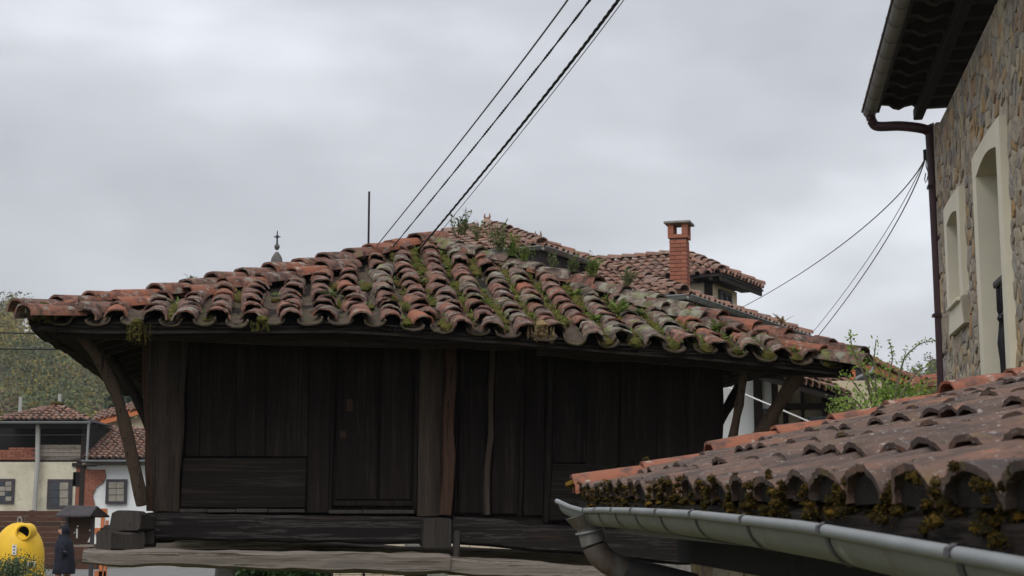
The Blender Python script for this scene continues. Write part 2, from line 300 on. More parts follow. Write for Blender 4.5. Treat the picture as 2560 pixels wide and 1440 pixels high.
def tile_mesh(name, L, w0, w1, h0, h1, t, seg, seed, rough, mat, rows=2):
    rng = random.Random(seed); m = MB(); rings = []
    bend = rng.uniform(-.012, .012); chip = rng.choice([None, None, None, (0, 2), (seg - 2, seg), (2, 4)]) if rough > .005 else None; cd = rng.uniform(.025, .06)
    for i in range(rows):
        f = i / (rows - 1); w, h, y = lerp(w0, w1, f), lerp(h0, h1, f), f * L
        out, inn = [], []
        for k in range(seg + 1):
            a = math.pi * (1 - k / seg); j = Vector((rng.uniform(-1, 1), rng.uniform(-1.6, 1.6) if i == 0 else rng.uniform(-1, 1), rng.uniform(-1, 1))) * rough
            if i == 0 and rough > .005: j.y += rng.uniform(-.009, .009) + (cd if chip and chip[0] <= k <= chip[1] else 0)
            sn = math.sin(a) ** 0.85
            out.append(Vector((w / 2 * math.cos(a), y, h * sn + bend * math.sin(f * math.pi))) + j)
            inn.append(Vector(((w / 2 - t) * math.cos(a), y, (h - t) * sn + bend * math.sin(f * math.pi))) + j)
        rings.append(out + inn[::-1])
    m.loft(rings)
    m.f = m.f[:-2]; n = 2 * (seg + 1)
    for base in (0, (rows - 1) * n):
        for k in range(seg):
            q = (base + k, base + k + 1, base + n - 2 - k, base + n - 1 - k); m.f.append(q if base == 0 else q[::-1])
    me = m.mesh(name, smooth=True, recalc=True, sharp=42); me.materials.append(MATS[mat]); return me
def tile_set(prefix, mat, n=6, L=.42, w=.19, h=.088, t=.016, seg=8, rough=.004, rows=2, seed=0, taper=.8):
    return [tile_mesh(prefix, L * random.Random(seed + i).uniform(.94, 1.05), w * random.Random(seed + 50 + i).uniform(.92, 1.07), w * taper, h * random.Random(seed + 90 + i).uniform(.88, 1.1), h * taper * .975, t, seg, seed + i, rough, mat, rows) for i in range(n)]

def frame_on(surf, x, y, e=0.03):
    p = surf(x, y); ex = (surf(x + e, y) - surf(x - e, y)).normalized(); ey = (surf(x, y + e) - surf(x, y - e)).normalized()
    n = ex.cross(ey).normalized(); ex = ey.cross(n).normalized(); return p, ex, ey, n
def mat4(p, ex, ey, n): 
    return Matrix(((ex.x, ey.x, n.x, p.x), (ex.y, ey.y, n.y, p.y), (ex.z, ey.z, n.z, p.z), (0, 0, 0, 1)))
def lay_tiles(parent, surf, cols, yr, step, meshes, name, seed=0, L=.42, lift=.035, base=.04, jx=.012, jy=.02, rot=.05, pick=None, flip=False, joined=None, skip=0.0, yaw=0.0, wob=0.0):
    """courses of half-round tiles up a roof surface, each tile its own object (or, past the view, joined into one mesh)"""
    rng = random.Random(seed); out = []
    for ci, x in enumerate(cols):
        y0, y1 = yr(x); y = y0 + rng.uniform(-jy, jy); ph = rng.uniform(0, 6); k = 0
        while y < y1 - 0.08:
            if rng.random() >= skip:
                xx = x + rng.uniform(-jx, jx) + wob * math.sin(ph + y * 2.1)
                p, ex, ey, n = frame_on(surf, xx, y)
                li = lift * rng.uniform(.8, 1.25)
                if flip: o = p + n * (base + li); e2 = (ey * L - n * li).normalized()
                else: o = p + n * (base + li); e2 = (ey * L - n * li).normalized()
                a = rng.gauss(0, rot) + yaw; e3 = (e2 * math.cos(a) + ex * math.sin(a)).normalized()
                n2 = ex.cross(e3).normalized(); 
                b = rng.gauss(0, rot * .8); x2 = e3.cross(n2).normalized(); 
                x3 = (x2 * math.cos(b) + n2 * math.sin(b)).normalized(); n3 = x3.cross(e3).normalized()
                if flip: x3, n3 = -x3, -n3
                me = (pick(rng, x, y) if pick else rng.choice(meshes)); M_ = mat4(o, x3, e3, n3)
                if joined is not None:
                    joined.add([M_ @ v.co for v in me.vertices], [tuple(q.vertices) for q in me.polygons])
                else: out.append(link(name, me, M_, parent))
            y += step * rng.uniform(.9, 1.1); k += 1
    return out
def line_tiles(parent, pts, meshes, name, seed=0, step=.36, L=.45, lift=.04, up=(0, 0, 1), rot=.05, pick=None, base=0.0):
    """ridge / hip tiles along a line, lowest first"""
    rng = random.Random(seed); a, b = Vector(pts[0]), Vector(pts[1]); d = (b - a); n = int(d.length / step); d.normalize(); up = Vector(up); out = []
    for i in range(n):
        o = a + d * (i * step + rng.uniform(-.03, .03)); ex = d.cross(up).normalized(); nn = ex.cross(d).normalized(); ll = lift * rng.uniform(.7, 1.4)
        e2 = (d * L - nn * ll).normalized(); g = rng.gauss(0, rot); e2 = (e2 * math.cos(g) + ex * math.sin(g)).normalized()
        n2 = ex.cross(e2).normalized(); ex2 = e2.cross(n2).normalized(); g = rng.gauss(0, rot * 1.5); x3 = ex2 * math.cos(g) + n2 * math.sin(g); n3 = x3.cross(e2).normalized()
        out.append(link(name, pick(rng, i) if pick else rng.choice(meshes), mat4(o + nn * (ll + base) + ex * rng.uniform(-.02, .02), x3, e2, n3), parent))
    return out

def gutter_mesh(path, out, r, thick=.004, bead=.012, seg=10):
    """half-round channel with rolled front bead along a path; 'out' points away from the wall"""
    m = MB(); out = Vector(out).normalized(); up = Vector((0, 0, 1)); path = [Vector(p) for p in path]; ri, beads = [], []
    for p in path:
        ring = []
        for k in range(seg + 1):
            a = math.pi * k / seg; ring.append(p + out * r * math.cos(a) - up * r * math.sin(a))
        for k in range(seg, -1, -1):
            a = math.pi * k / seg; ring.append(p + out * (r - thick) * math.cos(a) - up * (r - thick) * math.sin(a))
        ri.append(ring); beads.append(p + out * (r + bead * .5) + up * bead * .3)
    m.loft(ri); b = MB(); b.tube(beads, bead, 10); return m, b
def strap_mesh(p, d, out, r, w, thick, bead):
    m = MB(); out = Vector(out).normalized(); up = Vector((0, 0, 1)); d = Vector(d).normalized(); ring0 = []
    prof = [(r + thick, math.pi * k / 10) for k in range(11)]
    pts = [(Vector(p) + out * (r + bead * .5) + up * bead * .3 + (out * math.cos(a) + up * math.sin(a)) * (bead + thick)) for a in (2.6, 1.6, 0.6, -.3)] + [Vector(p) + out * q * math.cos(a) - up * q * math.sin(a) for q, a in prof]
    rings = [[q - d * w / 2 for q in pts], [q + d * w / 2 for q in pts]]
    m.loft(rings, closed=False); 
    return m

def leaf_quads(m, pts, size, rng, aspect=.55, up=0.0, col=None):
    for p in pts:
        a = Vector((rng.gauss(0, 1), rng.gauss(0, 1), rng.gauss(0, 1) + up)).normalized(); b = a.cross(Vector((rng.gauss(0, 1), rng.gauss(0, 1), rng.gauss(0, 1)))).normalized()
        s = size * rng.uniform(.6, 1.4); a = a * s; b = b * s * aspect
        m.add([p - a * .5, p + b * .5, p + a * .5, p - b * .5], [(0, 1, 2, 3)])
        if col: m.c.append(col)
def blob(m, c, r, rng, seg=7, rings=4, amp=.3, up=(0, 0, 1), flatz=.7):
    """lumpy cushion"""
    c, up = Vector(c), Vector(up).normalized(); x = up.orthogonal().normalized(); y = up.cross(x); off = Vector((rng.uniform(0, 99), rng.uniform(0, 99), 0)); rr = []
    for i in range(rings + 1):
        th = math.pi * (.06 + .93 * i / rings)
        ring = []
        for k in range(seg):
            a = 2 * math.pi * k / seg; d = x * math.cos(a) * math.sin(th) + y * math.sin(a) * math.sin(th) + up * math.cos(th) * flatz
            ring.append(c + d * r * (1 + amp * noise.noise(d * 2.2 + off)))
        rr.append(ring)
    m.loft(rr[::-1])
def wall_holes(m, o, ex, ez, nrm, W_, H_, T, holes):
    """slab wall with rectangular openings; o lower corner of the outer face, nrm outward"""
    xs = sorted({0, W_, *[h[0] for h in holes], *[h[1] for h in holes]}); zs = sorted({0, H_, *[h[2] for h in holes], *[h[3] for h in holes]})
    for i in range(len(xs) - 1):
        z0 = None
        for j in range(len(zs) - 1):
            cx_, cz_ = (xs[i] + xs[i + 1]) / 2, (zs[j] + zs[j + 1]) / 2
            if any(h[0] < cx_ < h[1] and h[2] < cz_ < h[3] for h in holes): continue
            m.box(o + ex * xs[i] + ez * zs[j], ex * (xs[i + 1] - xs[i]), ez * (zs[j + 1] - zs[j]), -nrm * T)
def voronoi(pts, x0, x1, z0, z1, k=22):
    P = np.array(pts); cells = []
    for i, p in enumerate(P):
        d = np.sum((P - p) ** 2, axis=1); idx = np.argsort(d)[1:k]; poly = [(x0, z0), (x1, z0), (x1, z1), (x0, z1)]
        for j in idx:
            q = P[j]; mx, mz = (p + q) / 2; nx, nz_ = q - p; new = []
            for a in range(len(poly)):
                A, B = poly[a], poly[(a + 1) % len(poly)]; da = (A[0] - mx) * nx + (A[1] - mz) * nz_; db = (B[0] - mx) * nx + (B[1] - mz) * nz_
                if da <= 0: new.append(A)
                if (da < 0 < db) or (db < 0 < da): s = da / (da - db); new.append((A[0] + (B[0] - A[0]) * s, A[1] + (B[1] - A[1]) * s))
            poly = new
            if len(poly) < 3: break
        cells.append(poly)
    return cells
def stone_piece(poly, o, ex, ez, nrm, rng, gap=.012, depth=.05):
    c = np.mean(np.array(poly), axis=0); m = MB(); poly = [(p[0], p[1]) for p in poly]; pts = []
    n = len(poly)
    for i in range(n): # cut corners so the outline is rounded
        A, B, C = poly[i - 1], poly[i], poly[(i + 1) % n]
        la = math.dist(A, B)
        if la < .02: continue
        for f in (.07, .93): pts.append((A[0] + (B[0] - A[0]) * f, A[1] + (B[1] - A[1]) * f))
    if len(pts) < 4: return None
    R = max(.03, np.mean([math.dist(p, c) for p in pts]))
    def ring(inset, d, tilt):
        out = []
        for p in pts:
            k = max(.15, 1 - inset / R); x, z = c[0] + (p[0] - c[0]) * k, c[1] + (p[1] - c[1]) * k
            out.append(o + ex * x + ez * z + nrm * (d + tilt[0] * (x - c[0]) + tilt[1] * (z - c[1])))
        return out
    t = (rng.uniform(-.10, .10), rng.uniform(-.10, .10)); d = depth * rng.uniform(.6, 1.3)
    m.loft([ring(gap, -.04, (0, 0)), ring(gap * 1.1, d * .6, t), ring(gap + .006, d, t), ring(gap + .04, d * 1.15, t)])
    return m

# ------------------------------------------------------------------ ground, road, hills
pmat('ground', [(0.3, (0.07, 0.075, 0.03)), (0.7, (0.12, 0.12, 0.05))], scale=.6, layers=[((0.16, 0.13, 0.09), .5, .52, .66, (1, 1, 1), .7)], bump=.6, bscale=12, bdist=.05, rough=.97)
m = MB(); m.add([(-450, -60, 0), (450, -60, 0), (450, 480, 0), (-450, 480, 0)], [(0, 1, 2, 3)]); m.build('ground', 'ground', kind='structure')
flat('asphalt', (0.17, 0.17, 0.165), .9, .15, 2, bump=.4, bscale=60)
m = MB(); m.add([(-40, 44.5, .004), (14, 43.5, .004), (14, 50.5, .004), (-40, 51.5, .004)], [(0, 1, 2, 3)]); m.build('road', 'asphalt', kind='structure')
m = MB(); m.box((-40, 51.5, 0), (54, -1, 0), (0, 1.6, 0), (0, 0, .13)); flat('kerb', (0.3, 0.29, 0.27), .9, .15, 3); m.build('pavement', 'kerb', kind='structure')
# hills: a terrain ring whose crest follows the sky line of the place
crest = [(-1500, 790), (-600, 830), (0, 852), (45, 852), (75, 850), (160, 846), (260, 850), (500, 870), (900, 880), (1500, 950), (2000, 962), (2260, 985), (2340, 940), (2500, 880), (3000, 740), (4200, 640)]
def hill_z(X, Y):
    R = math.hypot(X, Y); px = CX + FPX * X / max(Y, 1) * CP; zt = (HOR - interp(crest, px)) / FPX * 330
    t = min(1, max(0, (R - 95) / (330 - 95))); t = t * t * (3 - 2 * t) * .7 + t * .3
    return -0.5 + zt * t + (noise.noise(Vector((X * .02, Y * .02, 0))) * 1.5 + noise.noise(Vector((X * .006, Y * .006, 3))) * 1.5) * t
pmat('hill_ground', [(0.3, (0.06, 0.055, 0.03)), (0.7, (0.10, 0.09, 0.045))], scale=.05, layers=[((0.09, 0.12, 0.04), .03, .52, .6, (1, 1, 1), .8)], bump=.5, bscale=.6, bdist=.6, rough=.97)
m = MB(); NA, NR = 90, 26; g = []
for i in range(NA + 1):
    az = math.radians(-48 + 96 * i / NA)
    for j in range(NR + 1):
        R = 95 + (430 - 95) * j / NR; X, Y = R * math.sin(az), R * math.cos(az); z = hill_z(X, Y)
        if R > 330: z -= (R - 330) * .35
        g.append((X, Y, z))
m.add(g, [(i * (NR + 1) + j, (i + 1) * (NR + 1) + j, (i + 1) * (NR + 1) + j + 1, i * (NR + 1) + j + 1) for i in range(NA) for j in range(NR)])
m.build('hill', 'hill_ground', smooth=True, recalc=True, kind='structure')
pmat('woodland', [(0.3, (0.06, 0.06, 0.03)), (0.7, (0.11, 0.10, 0.05))], scale=.2, vcol='Col', bump=0, rough=.9, transl=.15)
rng = random.Random(5); m = MB()
cols = [(0.17, 0.155, 0.05), (0.13, 0.14, 0.05), (0.13, 0.11, 0.06), (0.12, 0.125, 0.05), (0.065, 0.085, 0.045), (0.20, 0.165, 0.045), (0.14, 0.10, 0.07), (0.10, 0.125, 0.045)]
def crown(m, c, rx, rz, n, size, col, rng):
    nc = 7; cs = [Vector((rng.gauss(0, .42) * rx, rng.gauss(0, .42) * rx, rng.uniform(-.6, .75) * rz)) for _ in range(nc)]
    for q in cs:
        for _ in range(n // nc):
            d = Vector((rng.gauss(0, 1), rng.gauss(0, 1), rng.gauss(0, 1))).normalized() * rng.uniform(.55, 1.0); p = Vector(c) + q + Vector((d.x * rx * .5, d.y * rx * .5, d.z * rz * .42))
            k = rng.uniform(.88, 1.12); leaf_quads(m, [p], size, rng, .8, 0, tuple(x * k for x in col))
trees = 0
while trees < 380:
    px = rng.choice([rng.uniform(-160, 480), rng.uniform(-160, 480), rng.uniform(-700, 900), rng.uniform(2180, 2480)]); trees += .02; R = 105 + 225 * rng.random() ** .8
    az = math.atan((px - CX) / FPX); X, Y = R * math.sin(az), R * math.cos(az); z = hill_z(X, Y); h = rng.uniform(5.0, 9.0)
    nn = noise.noise(Vector((X * .05, Y * .05, 7)))
    if 50 < px < 190 and R > 235: h = rng.uniform(1.2, 2.0)
    if 118 < px < 165 and R > 150: h *= .35
    if px > 2000: h *= .55
    col = cols[int((nn * .9 + .5) * 8 + rng.uniform(-1.5, 1.5)) % 8]
    for k in range(3): pass
    crown(m, (X, Y, z + h * .5), h * .42, h * .55, 420, .38, tuple(x * 1.35 for x in col), rng); trees += 1
m.build('woodland', 'woodland', label='bare and budding olive brown woodland covering the hillside', cat='woodland', kind='stuff')

# ------------------------------------------------------------------ the old timber granary (raised, hipped tile roof)
GU = Vector((0.9897, 0.1432, 0)); GV = Vector((-0.1432, 0.9897, 0)); GL = at(370, 1275, 13.0); GL.z = 0
GW, OV = 5.06, 0.90
def gp(u, v, z): return GL + GU * u + GV * v + Vector((0, 0, z))
def sag(u): return .012 * max(u, 0) if u < 2.6 else .031 + .06 * (u - 2.6)
def uz(px, py, v=0.0):
    p = hit(px, py, GL + GV * v, GV); return (p - GL).dot(GU), p.z
eave_px = [(40, 792), (180, 806), (400, 806), (650, 803), (870, 812), (1050, 818), (1240, 830), (1450, 850), (1700, 868), (1850, 890), (2000, 905), (2140, 912)]
ZE = [uz(x, y + 8, -OV) for x, y in eave_px]
GC = gp(GW / 2, GW / 2, 0); ZA = at(1105, 622, GC.y).z; HALF = GW / 2 + OV
def zE(u):
    return sum(interp(ZE, u + d) for d in (-.35, -.17, 0, .17, .35)) / 5
def wavy(u, v): return .035 * noise.noise(Vector((u * .9, v * .9, 4))) + .012 * noise.noise(Vector((u * 3, v * 3, 9)))
def Zr(w, s): return lerp(zE(w), ZA, min(1.02, s / HALF)) - .07 * math.sin(math.pi * min(1, max(0, s / HALF)))
def S_front(u, s): return gp(u, s - OV, Zr(u, s) + wavy(u, s))
def S_left(x, s): return gp(s - OV, GW - x, Zr(min(GW - x, 1.6), s))              # x runs along the eave towards the camera
def S_right(x, s): return gp(GW + OV - s, x, Zr(max(GW - x, 3.2), s))
def S_back(x, s): return gp(GW - x, GW + OV - s, Zr(2.5, s))
granary = thing('granary', gp(GW / 2, GW / 2, 0), 'old dark timber granary on stone pillars under a mossy hipped tile roof', 'granary')
G = granary

# roof tiles
CH_o = tile_set('channel_tile', 'dirty_tile', 5, w=.20, h=.055, t=.013, seed=101); CH_l = tile_set('channel_tile', 'lichen_tile', 3, w=.20, h=.055, t=.013, seed=121)
T_old = tile_set('roof_tile', 'old_tile', 8, w=.195, h=.082, t=.014, rough=.006, rows=3, seed=1); T_lich = tile_set('roof_tile', 'lichen_tile', 6, w=.195, h=.082, t=.014, rough=.006, rows=3, seed=20); T_or = tile_set('roof_tile', 'orange_tile', 3, w=.195, h=.082, t=.014, rough=.006, rows=3, seed=40)
def pick_front(rng, u, s):
    g = min(1, max(0, (u - 1.6) / 2.2)) * .42 + .1
    if u > 4.6 and s < 1.1 and rng.random() < .3: return rng.choice(T_or)
    r = rng.random()
    return rng.choice(T_lich) if r < g else (rng.choice(T_or) if r > .965 else rng.choice(T_old))
SPC = .276; NC = int((GW + 2 * OV) / SPC)
gcols = [-OV + .13 + SPC * i for i in range(NC + 1) if -OV + .13 + SPC * i < GW + OV - .05]
smax = lambda u: max(.02, min(u + OV, GW + OV - u) + .03)
rc = random.Random(3)
gcols = [c + rc.uniform(-.02, .02) for c in gcols]
lay_tiles(G, S_front, gcols, lambda u: (rc.uniform(-.05, .03), smax(u)), .256, T_old, 'roof_tile', seed=11, lift=.024, base=.03, jx=.016, jy=.03, rot=.075, pick=pick_front, wob=.016)
lay_tiles(G, S_front, [c + SPC / 2 for c in gcols[:-1]], lambda u: (rc.uniform(-.07, .0), smax(u) - .05), .33, CH_o, 'channel_tile', seed=12, lift=.014, base=.042, jx=.01, rot=.03, flip=True)
j = MB()
for S_ in (S_left, S_right, S_back):
    lay_tiles(None, S_, [-OV + .15 + SPC * i for i in range(NC + 1)], lambda x: (0, max(.02, min(x + OV, GW + OV - x))), .3, T_old, 'x', seed=5, lift=.024, base=.03, joined=j)
    lay_tiles(None, S_, [-OV + .29 + SPC * i for i in range(NC)], lambda x: (0, max(.02, min(x + OV, GW + OV - x) - .1)), .36, CH_o, 'x', seed=6, lift=.015, base=.05, flip=True, joined=j)
j.build('roof_tiles', 'old_tile', G, smooth=True, kind='stuff')
# hips
H_t = tile_set('hip_tile', 'old_tile', 4, L=.50, w=.25, h=.105, t=.018, seed=60); H_l = tile_set('hip_tile', 'lichen_tile', 4, L=.50, w=.25, h=.105, t=.018, seed=70); H_o = tile_set('hip_tile', 'orange_tile', 3, L=.5, w=.25, h=.1, t=.018, seed=80)
def hipline(left, n=12):
    pts = []
    for i in range(n + 1):
        s = HALF * i / n; u = s - OV if left else GW + OV - s; pts.append(gp(u, s - OV, Zr(u, s) + .06))
    return pts
def hip_run(pts, pick, seed, step=.36, dx=Vector((0, 0, 0)), name='hip_tile', every=1.0):
    rng = random.Random(seed); L_ = [0]
    for a, b in zip(pts, pts[1:]): L_.append(L_[-1] + (b - a).length)
    def P(t):
        for i in range(len(pts) - 1):
            if t <= L_[i + 1]: return pts[i].lerp(pts[i + 1], (t - L_[i]) / (L_[i + 1] - L_[i]))
        return pts[-1]
    t = -.1; i = 0
    while t < L_[-1] - .1:
        if rng.random() < every:
            a, b = P(max(t, 0)), P(max(t, 0) + .3); d = (b - a).normalized(); a = a + (d * t if t < 0 else Vector())
            line_tiles(G, (a + dx, a + dx + d * .41), None, name, seed=seed * 100 + i, step=.4, L=.48, lift=.03, rot=.045, pick=lambda r, _: pick(r, t / L_[-1]))
        t += step * rng.uniform(.9, 1.12); i += 1
hl, hr = hipline(True), hipline(False)
hip_run(hl, lambda r, f: r.choice(H_o) if r.random() < .22 else r.choice(H_t), 7)
hip_run([p - GV * .16 - Vector((0, 0, .075)) + GU * .06 for p in hl[:10]], lambda r, f: r.choice(H_o) if r.random() < .3 else r.choice(H_t), 8, step=.42, every=.75)
hip_run(hr, lambda r, f: (r.choice(H_o) if r.random() < .4 else r.choice(H_t)) if f < .3 else (r.choice(H_l) if r.random() < .75 else r.choice(H_t)), 9)
hip_run([p - GV * .17 - GU * .05 - Vector((0, 0, .08)) for p in hr[:7]], lambda r, f: r.choice(H_o) if r.random() < .25 else r.choice(H_l), 10, step=.42, every=.8)

# roof deck, soffit boards, rafters, eave boards
for nm, S_, lo, hi in (('front', S_front, -OV, GW + OV), ('left', S_left, -OV, GW + OV), ('right', S_right, -OV, GW + OV), ('back', S_back, -OV, GW + OV)):
    m = MB(); K = 16; rows = []
    for r_ in range(9):
        s = HALF * r_ / 8; a, b = lo + s, hi - s
        rows.append([S_(lerp(a, b, k / K), s) + Vector((0, 0, .015)) for k in range(K + 1)])
    m.loft(rows, closed=False); m.loft([[p - Vector((0, 0, .03)) for p in r] for r in rows], closed=False)
    m.build('roof_deck', 'wood_soffit', G)
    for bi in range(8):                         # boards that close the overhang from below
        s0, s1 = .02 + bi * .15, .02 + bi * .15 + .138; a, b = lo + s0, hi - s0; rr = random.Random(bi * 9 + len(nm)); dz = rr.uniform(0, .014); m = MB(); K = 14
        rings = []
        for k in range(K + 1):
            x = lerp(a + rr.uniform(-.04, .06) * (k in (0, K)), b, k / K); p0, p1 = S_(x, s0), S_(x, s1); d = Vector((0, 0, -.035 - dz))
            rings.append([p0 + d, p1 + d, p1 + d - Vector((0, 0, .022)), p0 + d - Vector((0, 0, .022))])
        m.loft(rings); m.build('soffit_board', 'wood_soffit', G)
    if nm != 'back':
        for k in range(12):                      # rafters
            x = lo + .5 + k * .53 + random.Random(k).uniform(-.05, .05); a, b = S_(x, .34), S_(x, min(HALF, x - lo, hi - x) + .02)
            if (b - a).length < .4: continue
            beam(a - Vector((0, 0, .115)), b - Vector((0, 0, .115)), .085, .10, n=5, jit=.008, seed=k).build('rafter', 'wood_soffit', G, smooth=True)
def eave_strip(name, S_, x0, x1, s, drop, h, t, mat, seed, n=8):
    rr = random.Random(seed); rings = []
    for k in range(n + 1):
        x = lerp(x0, x1, k / n); p = S_(x, s); q = S_(x, s + t); z = Vector((0, 0, -drop + rr.uniform(-.008, .008))); hh = Vector((0, 0, -h * rr.uniform(.85, 1.1)))
        rings.append([p + z, q + z, q + z + hh, p + z + hh])
    MB().loft(rings).build(name, mat, G, recalc=True)
cuts = [-.82, .1, 1.25, 2.0, 2.75, 3.3, 4.05, 4.7, 5.35, 5.93]
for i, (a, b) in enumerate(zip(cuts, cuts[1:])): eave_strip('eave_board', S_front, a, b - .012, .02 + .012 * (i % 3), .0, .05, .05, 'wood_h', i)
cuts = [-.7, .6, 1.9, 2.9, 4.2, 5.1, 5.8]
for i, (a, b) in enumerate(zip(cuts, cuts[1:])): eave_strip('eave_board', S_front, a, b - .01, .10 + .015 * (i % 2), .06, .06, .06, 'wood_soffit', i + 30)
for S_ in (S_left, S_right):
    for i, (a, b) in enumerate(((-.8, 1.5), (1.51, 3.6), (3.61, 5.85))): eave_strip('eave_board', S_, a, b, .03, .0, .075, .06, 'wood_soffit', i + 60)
m = beam(gp(3.25, -.62, Zr(3.3, .28) - .12), gp(5.75, -.62, Zr(5.7, .28) - .12), .11, .12, n=14, jit=.018, round_=.5, seed=4); m.build('eave_log', 'wood_soffit', G, smooth=True)
m = beam(gp(-.6, -.62, Zr(-.6, .28) - .12), gp(3.1, -.62, Zr(3.0, .28) - .12), .10, .11, n=14, jit=.018, round_=.5, seed=5); m.build('eave_log', 'wood_soffit', G, smooth=True)

# walls: boards and posts of the front, set in the plane of the wall
def board(name, x0, x1, yt, yb, vf, th, mat, seed=0, xb0=None, xb1=None, parent=None, bev=.009):
    rr = random.Random(seed); vf += rr.uniform(-.010, .010)
    P = []
    for v in (vf, vf + th):
        for (x, y) in ((x0, yb), (x1, yb), (x1, yt), (x0, yt)):
            if y == yb and xb0 is not None: x = xb0 if x == x0 else xb1
            u, z = uz(x, y, vf); P.append(gp(u, v, z))
    return MB().hexa(P).build(name, mat, parent or G, bevel=bev, recalc=True)
TOP = 812
def toptrim(x): return TOP if x < 1000 else TOP + (x - 1000) * .09
def post(name, xt0, xt1, xb0, xb1, yb, vf, th, mat, seed, n=9, jit=.012, yt=None):
    ut0, zt = uz(xt0, yt or toptrim(xt0), vf); ut1, _ = uz(xt1, yt or toptrim(xt1), vf); ub0, zb = uz(xb0, yb, vf); ub1, _ = uz(xb1, yb, vf)
    a = gp((ub0 + ub1) / 2, vf + th / 2, zb); b = gp((ut0 + ut1) / 2, vf + th / 2, zt)
    w0, w1 = ub1 - ub0, ut1 - ut0
    beam(a, b, (w0 + w1) / 2, th, up=GV, n=n, jit=jit, round_=.18, seed=seed, wfn=lambda t: lerp(w0, w1, t) / ((w0 + w1) / 2)).build(name, mat, G, smooth=True)
post('corner_post', 366, 470, 378, 448, 1277, -.05, .30, 'wood_post', 1, n=14)
post('corner_edge', 352, 372, 366, 384, 1277, -.03, .10, 'wood_red', 2)
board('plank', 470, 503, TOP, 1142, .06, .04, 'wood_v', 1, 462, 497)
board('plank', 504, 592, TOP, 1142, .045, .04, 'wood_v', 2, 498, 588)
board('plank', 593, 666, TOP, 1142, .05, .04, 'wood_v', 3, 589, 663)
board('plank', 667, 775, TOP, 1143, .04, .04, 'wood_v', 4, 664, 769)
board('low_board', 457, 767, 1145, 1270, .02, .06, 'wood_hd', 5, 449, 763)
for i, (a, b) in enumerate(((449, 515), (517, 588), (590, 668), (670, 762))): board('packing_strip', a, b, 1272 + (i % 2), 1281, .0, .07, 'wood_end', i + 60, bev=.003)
board('sill_light_block', 445, 1130, 1262, 1286, .10, .03, 'wood_v', 81, bev=.002); board('sill_light_block', 1132, 1370, 1272, 1300, .14, .03, 'wood_v', 82, bev=.002)  # added strips that stop light showing through the gap above the sill
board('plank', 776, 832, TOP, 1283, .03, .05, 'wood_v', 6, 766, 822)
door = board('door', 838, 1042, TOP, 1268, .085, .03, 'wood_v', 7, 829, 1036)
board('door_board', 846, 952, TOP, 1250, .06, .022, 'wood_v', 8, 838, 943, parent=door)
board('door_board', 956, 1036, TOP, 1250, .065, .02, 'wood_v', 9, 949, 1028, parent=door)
board('door_rail', 838, 1034, 1252, 1266, .055, .03, 'wood_v', 10, parent=door)
board('lock_plate', 867, 882, 998, 1028, .052, .008, 'rust', 11, parent=door, bev=.001)
board('keyhole_plate', 850, 864, 1078, 1094, .050, .01, 'rust', 12, parent=door, bev=.001)
board('door_jamb', 834, 841, TOP, 1280, .035, .05, 'wood_v', 13, 822, 829)
board('door_jamb', 1041, 1052, TOP, 1280, .03, .06, 'wood_v', 14, 1034, 1042)
for i, (a, b) in enumerate(((822, 905), (908, 1036))): board('threshold', a, b, 1275, 1284, -.01, .09, 'wood_end', i + 70, bev=.003)
post('wall_post', 1053, 1112, 1044, 1100, 1288, -.01, .16, 'wood_post', 3)
post('wall_batten', 1112, 1140, 1100, 1132, 1288, -.05, .13, 'wood_red', 4, jit=.02)
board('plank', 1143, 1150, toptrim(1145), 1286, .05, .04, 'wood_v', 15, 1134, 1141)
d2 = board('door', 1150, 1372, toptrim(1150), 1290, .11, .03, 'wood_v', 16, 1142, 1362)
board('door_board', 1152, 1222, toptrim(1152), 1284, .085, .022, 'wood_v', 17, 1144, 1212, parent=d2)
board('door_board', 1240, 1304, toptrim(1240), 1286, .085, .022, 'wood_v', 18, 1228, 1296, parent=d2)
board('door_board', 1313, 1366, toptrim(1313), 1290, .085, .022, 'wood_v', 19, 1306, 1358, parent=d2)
post('door_batten', 1226, 1240, 1210, 1224, 1288, .03, .06, 'wood_post', 5, jit=.014)
post('door_batten', 1304, 1313, 1296, 1305, 1290, .05, .045, 'wood_v', 6, jit=.008)
post('wall_batten', 1372, 1388, 1359, 1372, 1302, .02, .07, 'wood_v', 7, jit=.01)
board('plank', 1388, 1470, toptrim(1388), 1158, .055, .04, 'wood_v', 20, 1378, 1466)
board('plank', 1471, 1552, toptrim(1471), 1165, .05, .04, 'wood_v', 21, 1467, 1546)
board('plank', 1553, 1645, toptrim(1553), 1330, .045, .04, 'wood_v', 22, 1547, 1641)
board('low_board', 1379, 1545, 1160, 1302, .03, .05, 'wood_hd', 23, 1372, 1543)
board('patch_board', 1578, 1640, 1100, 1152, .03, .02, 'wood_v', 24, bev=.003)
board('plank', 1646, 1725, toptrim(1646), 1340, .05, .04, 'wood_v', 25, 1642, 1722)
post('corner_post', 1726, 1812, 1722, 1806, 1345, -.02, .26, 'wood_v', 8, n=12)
MB().hexa([gp(.1, .13, 1.80), gp(GW - .1, .13, 1.80 - sag(5)), gp(GW - .1, .13, 3.45 - sag(5)), gp(.1, .13, 3.6), gp(.1, .15, 1.80), gp(GW - .1, .15, 1.80 - sag(5)), gp(GW - .1, .15, 3.45 - sag(5)), gp(.1, .15, 3.6)]).build('light_block_panel', 'wood_soffit', G, recalc=True)  # added panel behind the planks, blocks light leaking between the boards
